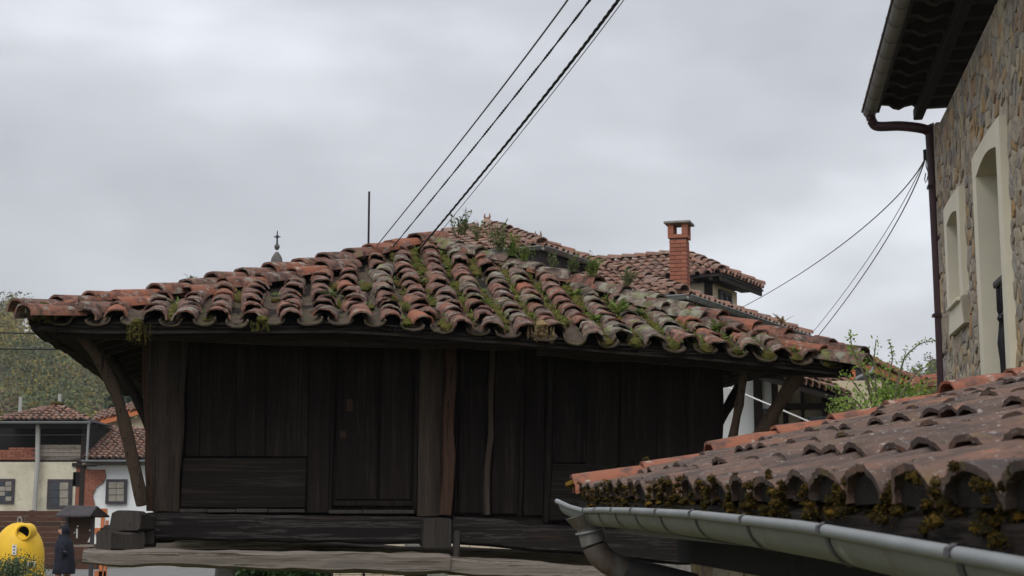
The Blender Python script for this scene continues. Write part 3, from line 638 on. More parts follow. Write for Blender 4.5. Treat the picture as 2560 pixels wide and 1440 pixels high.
for x, y, r in ((597, 986, .016), (618, 946, .012), (648, 905, .010), (661, 944, .011), (800, 1056, .012), (640, 880, .008), (552, 862, .010), (1420, 968, .012), (1712, 974, .011)):
    u, z = uz(x, y, .03); q = [gp(u + r * math.cos(a) * .7, .028, z + r * 1.4 * math.sin(a)) for a in np.linspace(0, 5.6, 9)]; MB().loft([q, [p + GV * .03 for p in q]]).build('knot_hole', 'dark_void', G)
# side and back walls (dark boards), floor
for nm, a0, dir_, nb in (('left', gp(0.02, .25, 0), GV, 14), ('right', gp(GW - .06, .25, 0), GV, 14), ('back', gp(.1, GW - .06, 0), GU, 15)):
    for k in range(nb):
        L_ = (GW - .3) / nb; o = a0 + dir_ * (k * L_); u = (o - GL).dot(GU); z0 = 1.84 - sag(u) * .9
        th = GU * .04 if nm != 'back' else GV * .04
        MB().box(o + Vector((0, 0, z0)) + th * random.Random(k).uniform(-.1, .1), dir_ * (L_ - .006), th, Vector((0, 0, 1.72 - sag(u) * .6))).build('plank', 'wood_v', G)
MB().hexa([gp(.05, .05, 1.80), gp(GW - .05, .05, 1.80 - sag(5)), gp(GW - .05, GW - .05, 1.80 - sag(5)), gp(.05, GW - .05, 1.80), gp(.05, .05, 1.84), gp(GW - .05, .05, 1.84 - sag(5)), gp(GW - .05, GW - .05, 1.84 - sag(5)), gp(.05, GW - .05, 1.84)]).build('floor', 'wood_soffit', G, recalc=True)
# sill beams, cross beams, support beams
def zz(px, py, v): return uz(px, py, v)
def hbeam(name, x0, yt0, yb0, x1, yt1, yb1, v, w, mat, seed, n=18, jit=.014, rnd=.2, wf=None):
    u0, za = uz(x0, yt0, v - w / 2); _, zb = uz(x0, yb0, v - w / 2); u1, zc = uz(x1, yt1, v - w / 2); _, zd = uz(x1, yb1, v - w / 2)
    h = ((za - zb) + (zc - zd)) / 2
    return beam(gp(u0, v, (za + zb) / 2), gp(u1, v, (zc + zd) / 2), w, h, n=n, jit=jit, round_=rnd, seed=seed, wfn=wf).build(name, mat, G, smooth=True)
hbeam('sill_beam', 372, 1284, 1350, 1128, 1294, 1364, .08, .26, 'wood_h', 11, n=26)
hbeam('sill_beam', 1131, 1287, 1364, 1810, 1352, 1418, .085, .25, 'wood_h', 12, n=24)
for v in (GW - .1,): beam(gp(-.2, v, 1.74), gp(GW + .1, v, 1.74 - sag(5)), .25, .23, seed=15).build('sill_beam', 'wood_h', G, smooth=True)
for u in (.1, GW - .1): beam(gp(u, .2, 1.74 - sag(u)), gp(u, GW, 1.74 - sag(u)), .25, .23, seed=16).build('sill_beam', 'wood_h', G, smooth=True)
# projecting beam ends
ua, za = uz(322, 1318, -.5)
hexb = beam(gp(-.16, -.34, 1.80), gp(-.0, .1, 1.80), .25, .16, n=6, jit=.03, seed=21); hexb.build('beam_end', 'wood_end', G, smooth=True)
beam(gp(-.34, .02, 1.69), gp(.06, .02, 1.69), .24, .21, n=6, jit=.03, seed=22).build('beam_end', 'wood_end', G, smooth=True)
beam(gp(-.30, -.36, 1.67), gp(-.06, -.22, 1.67), .22, .15, n=5, jit=.03, seed=27).build('beam_end', 'wood_end', G, smooth=True)
u0, zt = uz(1062, 1295, -.27); u1, zb = uz(1130, 1368, -.27)
beam(gp((u0 + u1) / 2, -.28, (zt + zb) / 2), gp((u0 + u1) / 2, .3, (zt + zb) / 2), u1 - u0, zt - zb, n=6, jit=.014, round_=.12, seed=23).build('beam_end', 'wood_end', G, smooth=True)
beam(gp(u1 + .045, -.30, zt - .12), gp(u1 + .03, -.36, zb - .17), .06, .10, up=(0, 1, 0), n=5, jit=.012, seed=24, round_=.3).build('wedge', 'wood_end', G, smooth=True)
# support beam in front, weathered grey, with an upturned left end
hbeam('support_beam', 206, 1368, 1416, 1125, 1388, 1437, -.32, .42, 'wood_grey', 13, n=30, jit=.015, rnd=.35, wf=lambda t: (.72 + .28 * min(1, t * 9)) * (1 - .12 * math.sin(t * 6)))
hbeam('support_beam', 1122, 1390, 1440, 1830, 1440, 1485, -.32, .36, 'wood_grey', 14, n=22, jit=.014, rnd=.35)
beam(gp(-.5, GW + .2, 1.47), gp(GW + .5, GW + .2, 1.40 - sag(5)), .3, .26, seed=31, jit=.02).build('support_beam', 'wood_grey', G, smooth=True)
for u in (.45, 2.7, GW - .35):
    for v in (-.3, GW + .15):
        s_ = sag(u) if v < 0 else sag(u) * .7; hp = 1.30 - s_
        beam(gp(u, v, 0), gp(u, v, hp), .30, .30, up=GV, n=6, jit=.012, round_=.15, seed=int(u * 10) + int(v), wfn=lambda t: 1.2 - .45 * t).build('pillar', 'stone_grey', G, smooth=True)
# struts that prop the overhang
def strut(pts, r, mat, seed, flatz=1.0):
    rr = random.Random(seed); P = [Vector(p) for p in pts]; path = []
    for i in range(len(P) - 1):
        for k in range(4): path.append(P[i].lerp(P[i + 1], k / 4))
    path.append(P[-1]); sm = [path[0]] + [(path[i - 1] + path[i] * 2 + path[i + 1]) / 4 for i in range(1, len(path) - 1)] + [path[-1]]
    R_ = [lerp(r[0], r[1], i / (len(sm) - 1)) * (1 + .12 * rr.uniform(-1, 1)) for i in range(len(sm))]
    MB().tube(sm, R_, 9, flatz=flatz, jit=.06, rng=rr).build('strut', mat, G, smooth=True)
strut([at(356, 1262, 12.86), at(334, 1160, 12.75), at(300, 1010, 12.62), at(255, 910, 12.5), at(196, 826, 12.35)], (.056, .046), 'wood_strut', 1)
strut([at(392, 1120, 14.6), at(352, 1015, 14.6), at(318, 950, 14.6), at(280, 895, 14.6)], (.05, .045), 'wood_soffit', 2)
strut([at(1808, 1235, 13.7), at(1832, 1095, 13.55), at(1852, 985, 13.4), at(1866, 890, 13.3)], (.046, .036), 'wood_strut', 3)
strut([at(1780, 1085, 14.9), at(1812, 1030, 14.9), at(1850, 965, 14.9)], (.055, .05), 'wood_soffit', 4)
strut([at(1806, 1240, 13.75), at(1905, 1078, 13.5), at(1985, 950, 13.3), at(2000, 925, 13.27)], (.075, .07), 'wood_strut', 5, .8)

# moss in the channels and along the eave
def roof_hit(px, py):
    r = ray(px, py); Y = 11.2
    for _ in range(700):
        p = CAM + r * (Y / r.y); q = p - GL; u, v = q.dot(GU), q.dot(GV); s = v + OV
        if s >= -.02 and p.z <= Zr(u, max(s, 0)) + .05: return p, u, max(s, 0)
        if v > GW / 2: break
        Y += .01
    return p, u, min(max(s, 0), HALF)
rng = random.Random(21); mm = MB(); ml = MB()
for ci, c in enumerate(gcols[:-1]):
    x = c + SPC / 2; s = .02
    dens = .27 + .5 * min(1, max(0, (x - 1.6) / 2.0)); 
    while s < smax(x) - .1:
        if noise.noise(Vector((x * 1.1, s * 1.6, 2))) * .5 + .5 + rng.uniform(-.25, .25) < dens:
            p, ex, ey, n = frame_on(S_front, x + rng.uniform(-.05, .05), s); r = rng.uniform(.035, .07)
            blob(mm, p + n * rng.uniform(.02, .05), r, rng, 8, 5, .5, n, .65)
            for _ in range(6):
                q = p + n * rng.uniform(.05, .11) + ex * rng.uniform(-r, r) + ey * rng.uniform(-r, r); leaf_quads(ml, [q], rng.uniform(.02, .05), rng, .3, 1.2)
        s += rng.uniform(.05, .12)
mm.build('moss', 'moss_green', G, smooth=True, kind='stuff'); ml.build('moss_shoots', 'fern_leaf', G, kind='stuff')

# ------------------------------------------------------------------ ferns and weeds rooted in the granary roof
def fern(c, up, R, n, rng, name, mat, label, group, droop=.55, lean=Vector((0, 0, 0))):
    m = MB(); c = Vector(c)
    for k in range(n):
        az = 2 * math.pi * k / n + rng.uniform(-.3, .3); d = Vector((math.cos(az), math.sin(az), 0)); L = R * rng.uniform(.6, 1.15); el = rng.uniform(.35, 1.2)
        pts = []; N_ = 7
        for i in range(N_ + 1):
            t = i / N_; pts.append(c + d * (L * t * math.cos(el)) + Vector(up) * (L * (t * math.sin(el) * 1.15 - droop * t * t * .8)) + lean * t * t * L)
        for i in range(N_):
            a, b = pts[i], pts[i + 1]; ax = (b - a).normalized(); sd_ = ax.cross(Vector((0, 0, 1))).normalized(); w = L * .24 * (1 - i / N_) ** .7 * rng.uniform(.8, 1.2) + .004
            mid = a.lerp(b, .5); dz = Vector((0, 0, -w * .25))
            for s in (-1, 1): m.add([a, mid + sd_ * s * w * .6 + ax * w * .1 + dz * .5, mid + sd_ * s * w + ax * w * .55 + dz, b], [(0, 1, 2, 3)])
    return m.build(name, mat, label=label, cat='fern' if name == 'fern' else 'weed', group=group)
def weed(c, H, n, rng, label, group, mat='fern_dull', lean=.3, name='weed'):
    m = MB(); c = Vector(c)
    for k in range(n):
        d = Vector((rng.gauss(0, lean), rng.gauss(0, lean), 1)).normalized(); L = H * rng.uniform(.55, 1.1); o = c + Vector((rng.gauss(0, .25), rng.gauss(0, .25), 0)) * H * .5
        m.tube([o, o + d * L * .5 + Vector((rng.gauss(0, .02), 0, 0)), o + d * L], [.004, .003, .002], 4)
        N_ = 9
        for i in range(N_):
            p = o + d * L * (.2 + .8 * i / (N_ - 1)); a = Vector((rng.gauss(0, 1), rng.gauss(0, 1), rng.uniform(.1, .9))).normalized(); b = a.cross(d).normalized(); s = H * .2 * rng.uniform(.6, 1.3)
            m.add([p, p + a * s * .5 + b * s * .22, p + a * s, p + a * s * .5 - b * s * .22], [(0, 1, 2, 3)])
    return m.build(name, mat, label=label, cat='weed', group=group)
rng = random.Random(77)
RG = 'weeds along the granary ridge'; FG = 'ferns growing between the granary roof tiles'
hipw = [(1150, 588, .17, 9, 'tallest leafy weed at the top of the granary roof beside the cables'), (1190, 602, .12, 6, 'low leafy weed just right of the tallest one at the granary peak'),
        (1250, 626, .17, 9, 'leafy weed on the right hip below the pointed ridge finial'), (1283, 640, .15, 8, 'leafy weed on the right hip left of the dark gutter'),
        (1312, 652, .11, 8, 'bright weed in front of the grey gutter corner'), (1385, 668, .09, 6, 'small weed under the grey gutter on the right hip'),
        (1432, 680, .11, 9, 'leafy weed at the foot of the grey gutter'), (1480, 690, .13, 10, 'wide leafy weed where the chimney house roof begins'), (1570, 712, .10, 9, 'low bushy weed left of the brick chimney')]
for x, y, h, n, lb in hipw:
    p = at(x, y, 0.5 * 1 + interp([(1100, 15.6), (2150, 13.0)], x)); u = (p - GL).dot(GU); s = max(0, GW + OV - u); q = gp(u, s - OV, Zr(u, s) + .07)
    q = at(x, y, q.y); weed(q, h * 1.6, n * 2, rng, lb, RG, 'fern_leaf' if x in (1312, 1283, 1480) else 'fern_dull')
fl = [(830, 748, .11, 'bright green fern in the middle left of the granary roof'), (372, 742, .10, 'yellow green fern near the left end of the granary roof'), (476, 712, .08, 'small fern under the left hip tiles'),
      (1098, 622, .11, 'yellowish fern beside the peak of the granary roof'), (1160, 648, .09, 'fern two tile columns right of the peak'), (1128, 736, .09, 'green fern in the channel at the roof middle'),
      (1052, 716, .08, 'pale fern in the channel left of the roof middle'), (1440, 745, .11, 'upright fern under the right hip tiles'), (1548, 790, .17, 'largest yellow green fern low on the right of the roof'),
      (1597, 793, .11, 'fern touching the right of the largest roof fern'), (1492, 806, .10, 'fern above the eave left of the largest roof fern'), (1792, 836, .12, 'bushy fern near the right end of the eave'),
      (1690, 772, .08, 'small fern high on the right slope below the chimney'), (1745, 790, .07, 'tiny fern near the right hip'), (770, 682, .06, 'tiny fern under the left hip tiles below the cross'),
      (985, 760, .07, 'low fern left of the roof centre channel'), (1215, 770, .08, 'fern right of the roof centre channel'), (1880, 868, .06, 'lowest small fern on the right end of the eave'), (1330, 760, .07, 'thin fern between lichen covered tiles')]
for x, y, R, lb in fl:
    p, u, s = roof_hit(x, y); q = S_front(u, s) + Vector((0, 0, .07)); fern(q, (0, 0, 1), R * 1.45, 12 if R > .09 else 8, rng, 'fern', 'fern_leaf' if rng.random() < .75 else 'fern_dull', lb, FG)
q = at(1955, 808, 13.3); fern(q, (0, 0, 1), .12, 5, rng, 'weed', 'dry_leaf', 'dry curled brown frond standing on the right hip of the granary', RG, droop=.3)
# hanging tufts at the eave
def hanging(px, py, L, n, rng, label, mat):
    u, z = uz(px, py, -OV - .02); c = gp(u, -OV - .03, z); m = MB()
    for k in range(n):
        o = c + GU * rng.gauss(0, .045) - GV * rng.uniform(0, .05); ln = L * rng.uniform(.4, 1.0); pts = [o + Vector((0, 0, -ln * t)) + GU * rng.gauss(0, .01) * t for t in (0, .4, .75, 1)]
        m.tube(pts, .0025, 3)
        for i in range(7):
            p = pts[0].lerp(pts[-1], rng.random()); leaf_quads(m, [p], .03, rng, .5)
    blob(m, c + Vector((0, 0, .02)), .05, rng, 7, 4, .5); m.build('weed', mat, label=label, cat='weed', group='weeds hanging over the granary eave')
hanging(345, 812, .17, 22, rng, 'brown and yellow tuft hanging over the left end of the eave', 'moss_green')
hanging(655, 806, .09, 10, rng, 'small brown tuft hanging from the eave left of the door', 'moss_green')
hanging(1355, 818, .14, 18, rng, 'reddish plant with pale tips hanging from the eave above the second door', 'dry_leaf')
hanging(110, 772, .12, 26, rng, 'moss tuft hanging at the left corner of the granary roof', 'moss_green')

# ------------------------------------------------------------------ the low outbuilding at the right: eave at eye level, gutter, mossy tiles
FD = Vector((-0.0731, 0.9973, 0)); FN = Vector((0.9973, 0.0731, 0))
def fline(y): return .8167 - .0733 * y
def fp(t, n, z):                               # t metres ahead along the eave, n metres inwards from the gutter bead
    return Vector((fline(0), 0, 0)) + FD * (t / .9973) + FN * n + Vector((0, 0, z))
def ze(t): return 1.880 + .0115 * (t - 2.2)
FS = math.tan(math.radians(14.0)); FEND = 7.4
outb = thing('outbuilding', fp(4, 1.5, 0), 'low stone outbuilding with mossy red tile roof and grey gutter at right', 'outbuilding'); B = outb
def S_near(x, y): return fp(FEND - x, .045 + y * math.cos(math.atan(FS)), ze(FEND - x) + y * math.sin(math.atan(FS)) + .008 * noise.noise(Vector((x * 2, y * 2, 0))))
N_t = tile_set('roof_tile', 'near_tile', 7, L=.44, w=.238, h=.068, t=.014, seg=16, rough=.0025, rows=5, seed=200, taper=.92)
N_c = tile_set('channel_tile', 'dirty_tile', 4, L=.44, w=.19, h=.05, t=.013, seg=10, rough=.003, rows=3, seed=260)
SP2 = .252; ncols = [.30 + SP2 * i for i in range(26)]
lay_tiles(B, S_near, ncols, lambda x: (random.Random(int(x * 100)).uniform(-.012, .012), 2.75), .31, N_t, 'roof_tile', seed=31, L=.44, lift=.016, base=.008, jx=.006, jy=.008, rot=.018)
lay_tiles(B, S_near, [c - SP2 / 2 for c in ncols], lambda x: (.035, 2.75), .36, N_c, 'channel_tile', seed=32, L=.44, lift=.012, base=.025, jx=.004, jy=.008, rot=.012, flip=True)
bd = MB(); bd.loft([[Vector((.098 * math.cos(math.pi * k / 10), y, .056 * math.sin(math.pi * k / 10) - .004)) for k in range(11)] for y in (.014, .05)]); bd = bd.mesh('mouth_shade_plug', recalc=True); bd.materials.append(MATS['mouth_shade'])
for o in [c for c in B.children if c.name.startswith('roof_tile')]:                 # added plugs, coloured near black as the shade inside the eave mouths
    if (WORLD[o.name].translation - CAM).z < .035 + .012 * WORLD[o.name].translation.y * 0 + .02 and min(abs((WORLD[o.name].translation - S_near(x_, 0)).length) for x_ in ncols) < .05: link('mouth_shade_plug', bd, WORLD[o.name], B)
# verge tiles at the far gable
V_t = tile_set('verge_tile', 'orange_tile', 5, L=.46, w=.23, h=.085, t=.014, seg=8, rough=.003, rows=3, seed=240)
lay_tiles(B, S_near, [.10], lambda x: (-.02, 2.9), .31, V_t, 'verge_tile', seed=33, L=.46, lift=.035, base=.005, jx=.006, jy=.01, rot=.02)
m = MB()
a0, a1 = S_near(0, -.0), S_near(FEND - .8, 0); b0, b1 = S_near(0, 2.85), S_near(FEND - .8, 2.85)
dz = Vector((0, 0, -.05)); m.hexa([a0, a1, b1, b0, a0 + dz, a1 + dz, b1 + dz, b0 + dz]); m.build('roof_deck', 'wood_soffit', B, recalc=True)
m = MB(); m.hexa([fp(.8, .10, ze(.8) - .05), fp(FEND, .10, ze(FEND) - .05), fp(FEND, .10, ze(FEND) + .02), fp(.8, .10, ze(.8) + .02), fp(.8, .13, ze(.8) - .05), fp(FEND, .13, ze(FEND) - .05), fp(FEND, .13, ze(FEND) + .02), fp(.8, .13, ze(.8) + .02)]); m.build('fascia', 'flashing', B, recalc=True)
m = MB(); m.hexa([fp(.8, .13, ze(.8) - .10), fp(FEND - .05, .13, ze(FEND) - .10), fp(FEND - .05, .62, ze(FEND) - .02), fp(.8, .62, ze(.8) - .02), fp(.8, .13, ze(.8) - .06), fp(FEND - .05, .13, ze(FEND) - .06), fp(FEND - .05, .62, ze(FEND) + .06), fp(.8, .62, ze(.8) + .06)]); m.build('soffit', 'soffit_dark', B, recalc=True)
# gutter: level but with a slight swell, brackets over the bead
def gz(t): return interp([(.8, 1.775), (2.0, 1.822), (3.1, 1.862), (4.3, 1.884), (5.4, 1.893), (6.3, 1.896), (6.9, 1.893), (7.25, 1.903)], t)
GR, BEAD = .068, .0125
path = [fp(t, GR + .012, gz(t)) for t in np.linspace(.8, 6.9, 40)]
gm, gb = gutter_mesh(path, -FN, GR, bead=BEAD, seg=12)
gut = gm.build('gutter', 'zinc_belly', B, smooth=True, recalc=True); gb.build('gutter_bead', 'zinc', gut, smooth=True)
for t in (1.1, 1.7, 2.28, 2.98, 3.66, 4.3, 4.88, 5.4, 5.9, 6.4, 6.8):
    strap_mesh(fp(t, GR + .012, gz(t)), FD, -FN, GR, .026, .003, BEAD).build('gutter_bracket', 'zinc_dark', gut, smooth=True)
m = MB(); m.box(fp(.8, .155, 1.80), fp(6.9, .155, 0) - fp(.8, .155, 0), FN * .004, Vector((0, 0, .10))); m.build('eave_flashing', 'gutter_grey', B)
# outlet, elbow and downpipe; the gutter end is bent up past the outlet
e0 = fp(6.9, GR + .012, gz(6.9)); e1 = fp(7.32, GR - .06, gz(6.9) + .045)
m2, b2 = gutter_mesh([e0, e0.lerp(e1, .5) - Vector((0, 0, .005)), e1], -FN, GR, bead=BEAD * .95, seg=12)
ge_ = m2.build('gutter_end', 'zinc', B, smooth=True, recalc=True); b2.build('gutter_bead', 'zinc', ge_, smooth=True)
pc = at(1492, 1312, 6.95)
pth = curve([at(1464, 1284, 6.97), at(1474, 1318, 6.97), at(1482, 1352, 6.97), at(1496, 1382, 6.97), at(1522, 1406, 6.98), at(1560, 1424, 6.99)]); m = MB(); m.tube(pth, [max(.057, .095 - .007 * i) for i in range(len(pth))], 18); m.build('outlet', 'zinc_rusty', B, smooth=True)
m = MB(); m.tube([at(1474, 1326, 6.97), at(1475, 1331, 6.97)], .067, 16); m.build('pipe_collar', 'zinc', B, smooth=True)
m = MB(); m.tube([at(1548, 1420, 6.99), at(1640, 1440, 7.0), at(1760, 1470, 7.02)], .056, 14); m.build('downpipe', 'zinc_dark', B, smooth=True)
# stone wall under the eave with a rough quoin
m = MB(); m.box(fp(.8, .50, 1.66), fp(FEND - .12, .50, 0) - fp(.8, .50, 0), FN * .13, Vector((0, 0, .20))); m.build('wall_plate', 'soffit_dark', B, bevel=.008)
o = fp(FEND - .2, .60, 0); ex = -FD; ez = Vector((0, 0, 1)); nn = -FN
m = MB(); m.box(o + FN * .04, ex * 5.8, ez * 1.84, FN * .45); m.box(o + FN * .04, FN * 3, ez * 1.84, -FD * .4); wl = m.build('wall', 'mortar', B)
rng = random.Random(41)
pts = [(.12 + .30 * i + rng.uniform(-.07, .07), .1 + .26 * k + rng.uniform(-.06, .06)) for i in range(12) for k in range(7)]
for c in voronoi(pts, -.03, 3.6, 0, 1.86):
    if len(c) >= 3:
        s = stone_piece(c, o, ex, ez, nn, rng, .008, .06)
        if s: s.build('stone', 'stone_house', wl, smooth=True, sharp=50)
o2 = fp(FEND - .2, .60, 0); pts = [(.15 + .3 * i + rng.uniform(-.07, .07), .1 + .26 * k + rng.uniform(-.06, .06)) for i in range(4) for k in range(7)]
for c in voronoi(pts, -.03, 1.2, 0, 1.84):
    if len(c) >= 3:
        s = stone_piece(c, o2 + FD * .0, FN, ez, FD, rng, .008, .05)
        if s: s.build('stone', 'stone_house', wl, smooth=True, sharp=50)
# moss cushions at the tile mouths
rng = random.Random(17); mo = MB(); fz = MB()
def cushion(c, r, n, big):
    blob(mo, c, r, rng, 9 if big else 7, 6 if big else 4, .45, n, .6)
    for _ in range(130 if big else 24):
        d = Vector((rng.gauss(0, 1), rng.gauss(0, 1), rng.gauss(0, 1))).normalized(); p = Vector(c) + d * r * rng.uniform(.8, 1.05)
        a = (d + Vector((rng.gauss(0, .4), rng.gauss(0, .4), rng.gauss(0, .4)))).normalized() * rng.uniform(.002, .006) * (1 if big else 1.5); b = a.orthogonal().normalized() * .0022
        fz.add([p - b, p + b, p + a], [(0, 1, 2)])
for i, x in enumerate(ncols):
    t = FEND - x
    if t < 1.5: continue
    big = t < 4.2
    for k in range(rng.randint(12, 18)):                     # mats along the rim of the cover tile, thickest low on its flanks
        a = rng.choice([rng.uniform(.0, .75), rng.uniform(2.4, 3.14), rng.uniform(.2, 2.9)]); p, ex_, ey_, n_ = frame_on(S_near, x, rng.uniform(-.014, .025))
        cushion(p + ex_ * math.cos(a) * .118 + n_ * (.022 + math.sin(a) * .066), rng.uniform(.004, .011), n_, big)
    for k in range(rng.randint(9, 14)):                      # and in the channel mouth, hanging a little over the gutter
        xx = x + SP2 / 2 + rng.uniform(-.085, .085); p, ex_, ey_, n_ = frame_on(S_near, xx, rng.uniform(-.03, .05)); cushion(p + n_ * rng.uniform(-.02, .035), rng.uniform(.006, .015), n_, big)
    for k in range(4):
        if rng.random() < .6:
            p, ex_, ey_, n_ = frame_on(S_near, x + SP2 / 2 + rng.uniform(-.05, .05), .31 * rng.randint(1, 6) + rng.uniform(-.05, .05)); cushion(p + n_ * .035, rng.uniform(.009, .02), n_, big)
for y in (-.02, .02): p, ex_, ey_, n_ = frame_on(S_near, .08, y); cushion(p + n_ * .09, .03, n_, False)
p, ex_, ey_, n_ = frame_on(S_near, .07, .36); cushion(p + n_ * .12, .018, n_, False)
mo.build('moss_cushions', 'moss', B, smooth=True, kind='stuff'); fz.build('moss_shoots', 'moss', B, kind='stuff')

# ------------------------------------------------------------------ the tall stone house at the right edge
HW = Vector((.156, .9878, 0)); HNL = Vector((-.9878, .156, 0)); HK = at(2366, 960, 16.0); HK.z = 0
house = thing('stone_house', HK + Vector((2, -3, 0)), 'tall rubble stone house with cream window surrounds at the right edge', 'house'); S = house
def hp(t, n, z): return HK - HW * t + HNL * n + Vector((0, 0, z))       # t metres from the far corner towards the camera
def ht(px, py, n=0.0):
    q = hit(px, py, HK + HNL * n, HNL); return -(q - HK).dot(HW), q.z
WH = ht(2336, 335)[1]
wz = dict(small=(ht(2383, 600)[0], ht(2410, 600)[0], ht(2395, 765)[1], ht(2384, 560)[1]), tall=(ht(2457, 440)[0], ht(2512, 440)[0], .6, ht(2458, 440)[1]))
T_ = 7.2
holes = [(a - .03, b + .03, c - .03, d + .13) for a, b, c, d in wz.values()]
m = MB(); wall_holes(m, hp(0, 0, 0), -HW, ez, HNL, T_, WH, .5, holes); m.box(hp(0, -.5, 0), HW * -.5, HNL * -6, ez * WH); hw = m.build('wall', 'mortar', S)
rng = random.Random(61); pts = []
zlo = 1.3; nz_, nx_ = int((WH - zlo) / .105), int(5.6 / .21)
for k in range(nz_):
    for i in range(nx_):
        pts.append((.1 + .21 * (i + (k % 2) * .5) + rng.uniform(-.12, .12), zlo + .06 + .105 * k + rng.uniform(-.06, .06)))
cnt = 0; extra = MB()
SUR = {'small': .20, 'tall': .21}
for c, p in sorted(zip(voronoi(pts, 0.0, 5.8, zlo, WH - .03), pts), key=lambda q: (q[1][0] > 5.3, -q[1][0])):
    if len(c) < 3: continue
    skip = False
    for nm, (a, b, z0, z1) in wz.items():
        w = SUR[nm] * .55
        if any(a - w < q[0] < b + w and z0 - w < q[1] < z1 + w + .15 for q in c + [p]): skip = True
    if skip: continue
    s = stone_piece(c, HK, -HW, ez, HNL, rng, .0045, .013)
    if s is None: continue
    cnt += 1
    if cnt <= 300: s.build('stone', 'stone_house', hw, smooth=True, sharp=50)
    else: extra.add(s.v, s.f)
if extra.v: extra.build('stones', 'stone_house', hw, smooth=True, sharp=50, kind='stuff')
for k in range(12):                               # quoins on the far edge
    m = MB(); z0 = 1.0 + k * .42; w = .26 if k % 2 else .42
    m.box(hp(-.012, .028, z0), -HW * w * .55, ez * .40, -HNL * .3); m.build('quoin', 'stone_house', hw, bevel=.02)
def arch(a, b, z0, z1, rise, n=8):
    p = [(a, z0), (a, z1)]
    for k in range(1, n): f = k / n; p.append((lerp(a, b, f), z1 + rise * math.sin(math.pi * f)))
    return p + [(b, z1), (b, z0)]
for nm, (a, b, z0, z1) in wz.items():
    w = SUR[nm]; rise = .05 if nm == 'small' else .07; zb = z0 - (.26 if nm == 'small' else .0)
    inn = arch(a, b, z0, z1, rise); out = arch(a - w, b + w, zb, z1 + .20, rise * .3)
    m = MB(); F = .06
    rings = []
    for (x, z), (X, Z) in zip(inn, out):
        rings.append([hp(x, F, z), hp(X, F, Z), hp(X, -.02, Z), hp(x, -.32, z)])
    m.loft(rings, closed=True, caps=False)
    if nm == 'small': m.box(hp(a - w, F, zb), -HW * (b - a + 2 * w), ez * (z0 - zb), -HNL * .1)
    sur = m.build('window_surround', 'cream_trim', S, recalc=True)
    if nm == 'small':
        m = MB(); m.box(hp(a - .01, F + .035, z0 - .03), -HW * (b - a + .02), ez * .035, -HNL * .3); m.build('sill', 'cream_trim', sur, bevel=.006)
    m = MB(); fr = .07; n0 = -.27
    for q in ((a, a + fr, z0, z1 + rise), (b - fr, b, z0, z1 + rise), (a, b, z0, z0 + fr), (a, b, z1 - .02, z1 + rise), ((a + b) / 2 - fr / 2, (a + b) / 2 + fr / 2, z0, z1 + rise)):
        m.box(hp(q[0], n0, q[2]), -HW * (q[1] - q[0]), ez * (q[3] - q[2]), -HNL * .05)
    wd = m.build('window_frame', 'rafter_brown', S)
    m = MB(); m.box(hp(a, n0 - .03, z0), -HW * (b - a), ez * (z1 + rise - z0), -HNL * .01); m.build('pane', 'glass_dark', wd)
a, b, z0, z1 = wz['tall']; ztop = ht(2492, 712)[1]
ta = ht(2488, 718, .03)[0]; tb = b - .01; bal = MB(); bal.box(hp(ta, .05, ztop - .05), -HW * (tb - ta), ez * .06, -HNL * .10); bo = bal.build('balustrade', 'black_paint', S, bevel=.012)
prof = [(.026, 0), (.026, .12), (.016, .14), (.028, .17), (.018, .21), (.022, .38), (.032, .5), (.022, .6), (.016, .66), (.028, .69), (.018, .72), (.026, .75), (.026, .92)]
nb_ = max(3, int((tb - ta) / .15))
for k in range(nb_):
    q = hp(ta + .05 + k * (tb - ta - .1) / (nb_ - 1), .0, ztop - .05 - 1.0); MB().lathe(q, [(r * 1.35, z * 1.087) for r, z in prof], 10).build('baluster', 'black_paint', bo, smooth=True)
m = MB(); m.box(hp(ta, .035, ztop - 1.10), -HW * (tb - ta), ez * .05, -HNL * .07); m.build('bottom_rail', 'black_paint', bo)
# roof overhang: soffit, shaped rafter tails, gutter, downpipe, tiles
OVH = .56; ZS = WH + .30; RS = .30
def ro(t, n, z=0): return hp(t, n, ZS + .26 - n * RS + z)
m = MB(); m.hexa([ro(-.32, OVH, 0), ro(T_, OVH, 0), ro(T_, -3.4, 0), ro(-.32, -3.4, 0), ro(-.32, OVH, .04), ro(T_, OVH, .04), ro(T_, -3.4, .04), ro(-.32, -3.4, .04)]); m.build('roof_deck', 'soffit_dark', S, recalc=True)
for k in range(17):
    t = -.16 + k * .44
    prof = [(-.5, -.02), (.10, -.02), (.16, -.02), (.22, .03), (.30, .015), (.36, -.015), (.42, .0), (.47, .04), (.56, .05), (.64, .09)]
    m = MB(); rings = [[hp(t + s_, n, ZS + .02 + z - .02 * n) for n, z in prof] + [ro(t + s_, .64, -.003), ro(t + s_, -.5, -.003)] for s_ in (-.05, .05)]
    m.loft(rings); m.build('rafter_tail', 'rafter_brown', S, recalc=True)
m = MB(); m.box(hp(-.3, .10, ZS - .10), -HW * (T_ + .3), HNL * .10, ez * .12); m.build('wall_plate', 'soffit_dark', S, bevel=.01)
m = MB(); m.box(ro(-.34, OVH, -.08), -HW * (T_ + .3), HNL * .03, ez * .13); m.build('fascia', 'rafter_brown', S)
H_tl = tile_set('roof_tile', 'near_tile', 3, seed=300)
lay_tiles(S, lambda x, y: ro(x, OVH + .05 - y * .958, .03), [-.2 + .25 * i for i in range(28)], lambda x: (0, .6), .3, H_tl, 'roof_tile', seed=71, base=.03)
gp0, gp1 = ro(-.40, OVH + .10, -.02), ro(T_, OVH + .10, -.02)
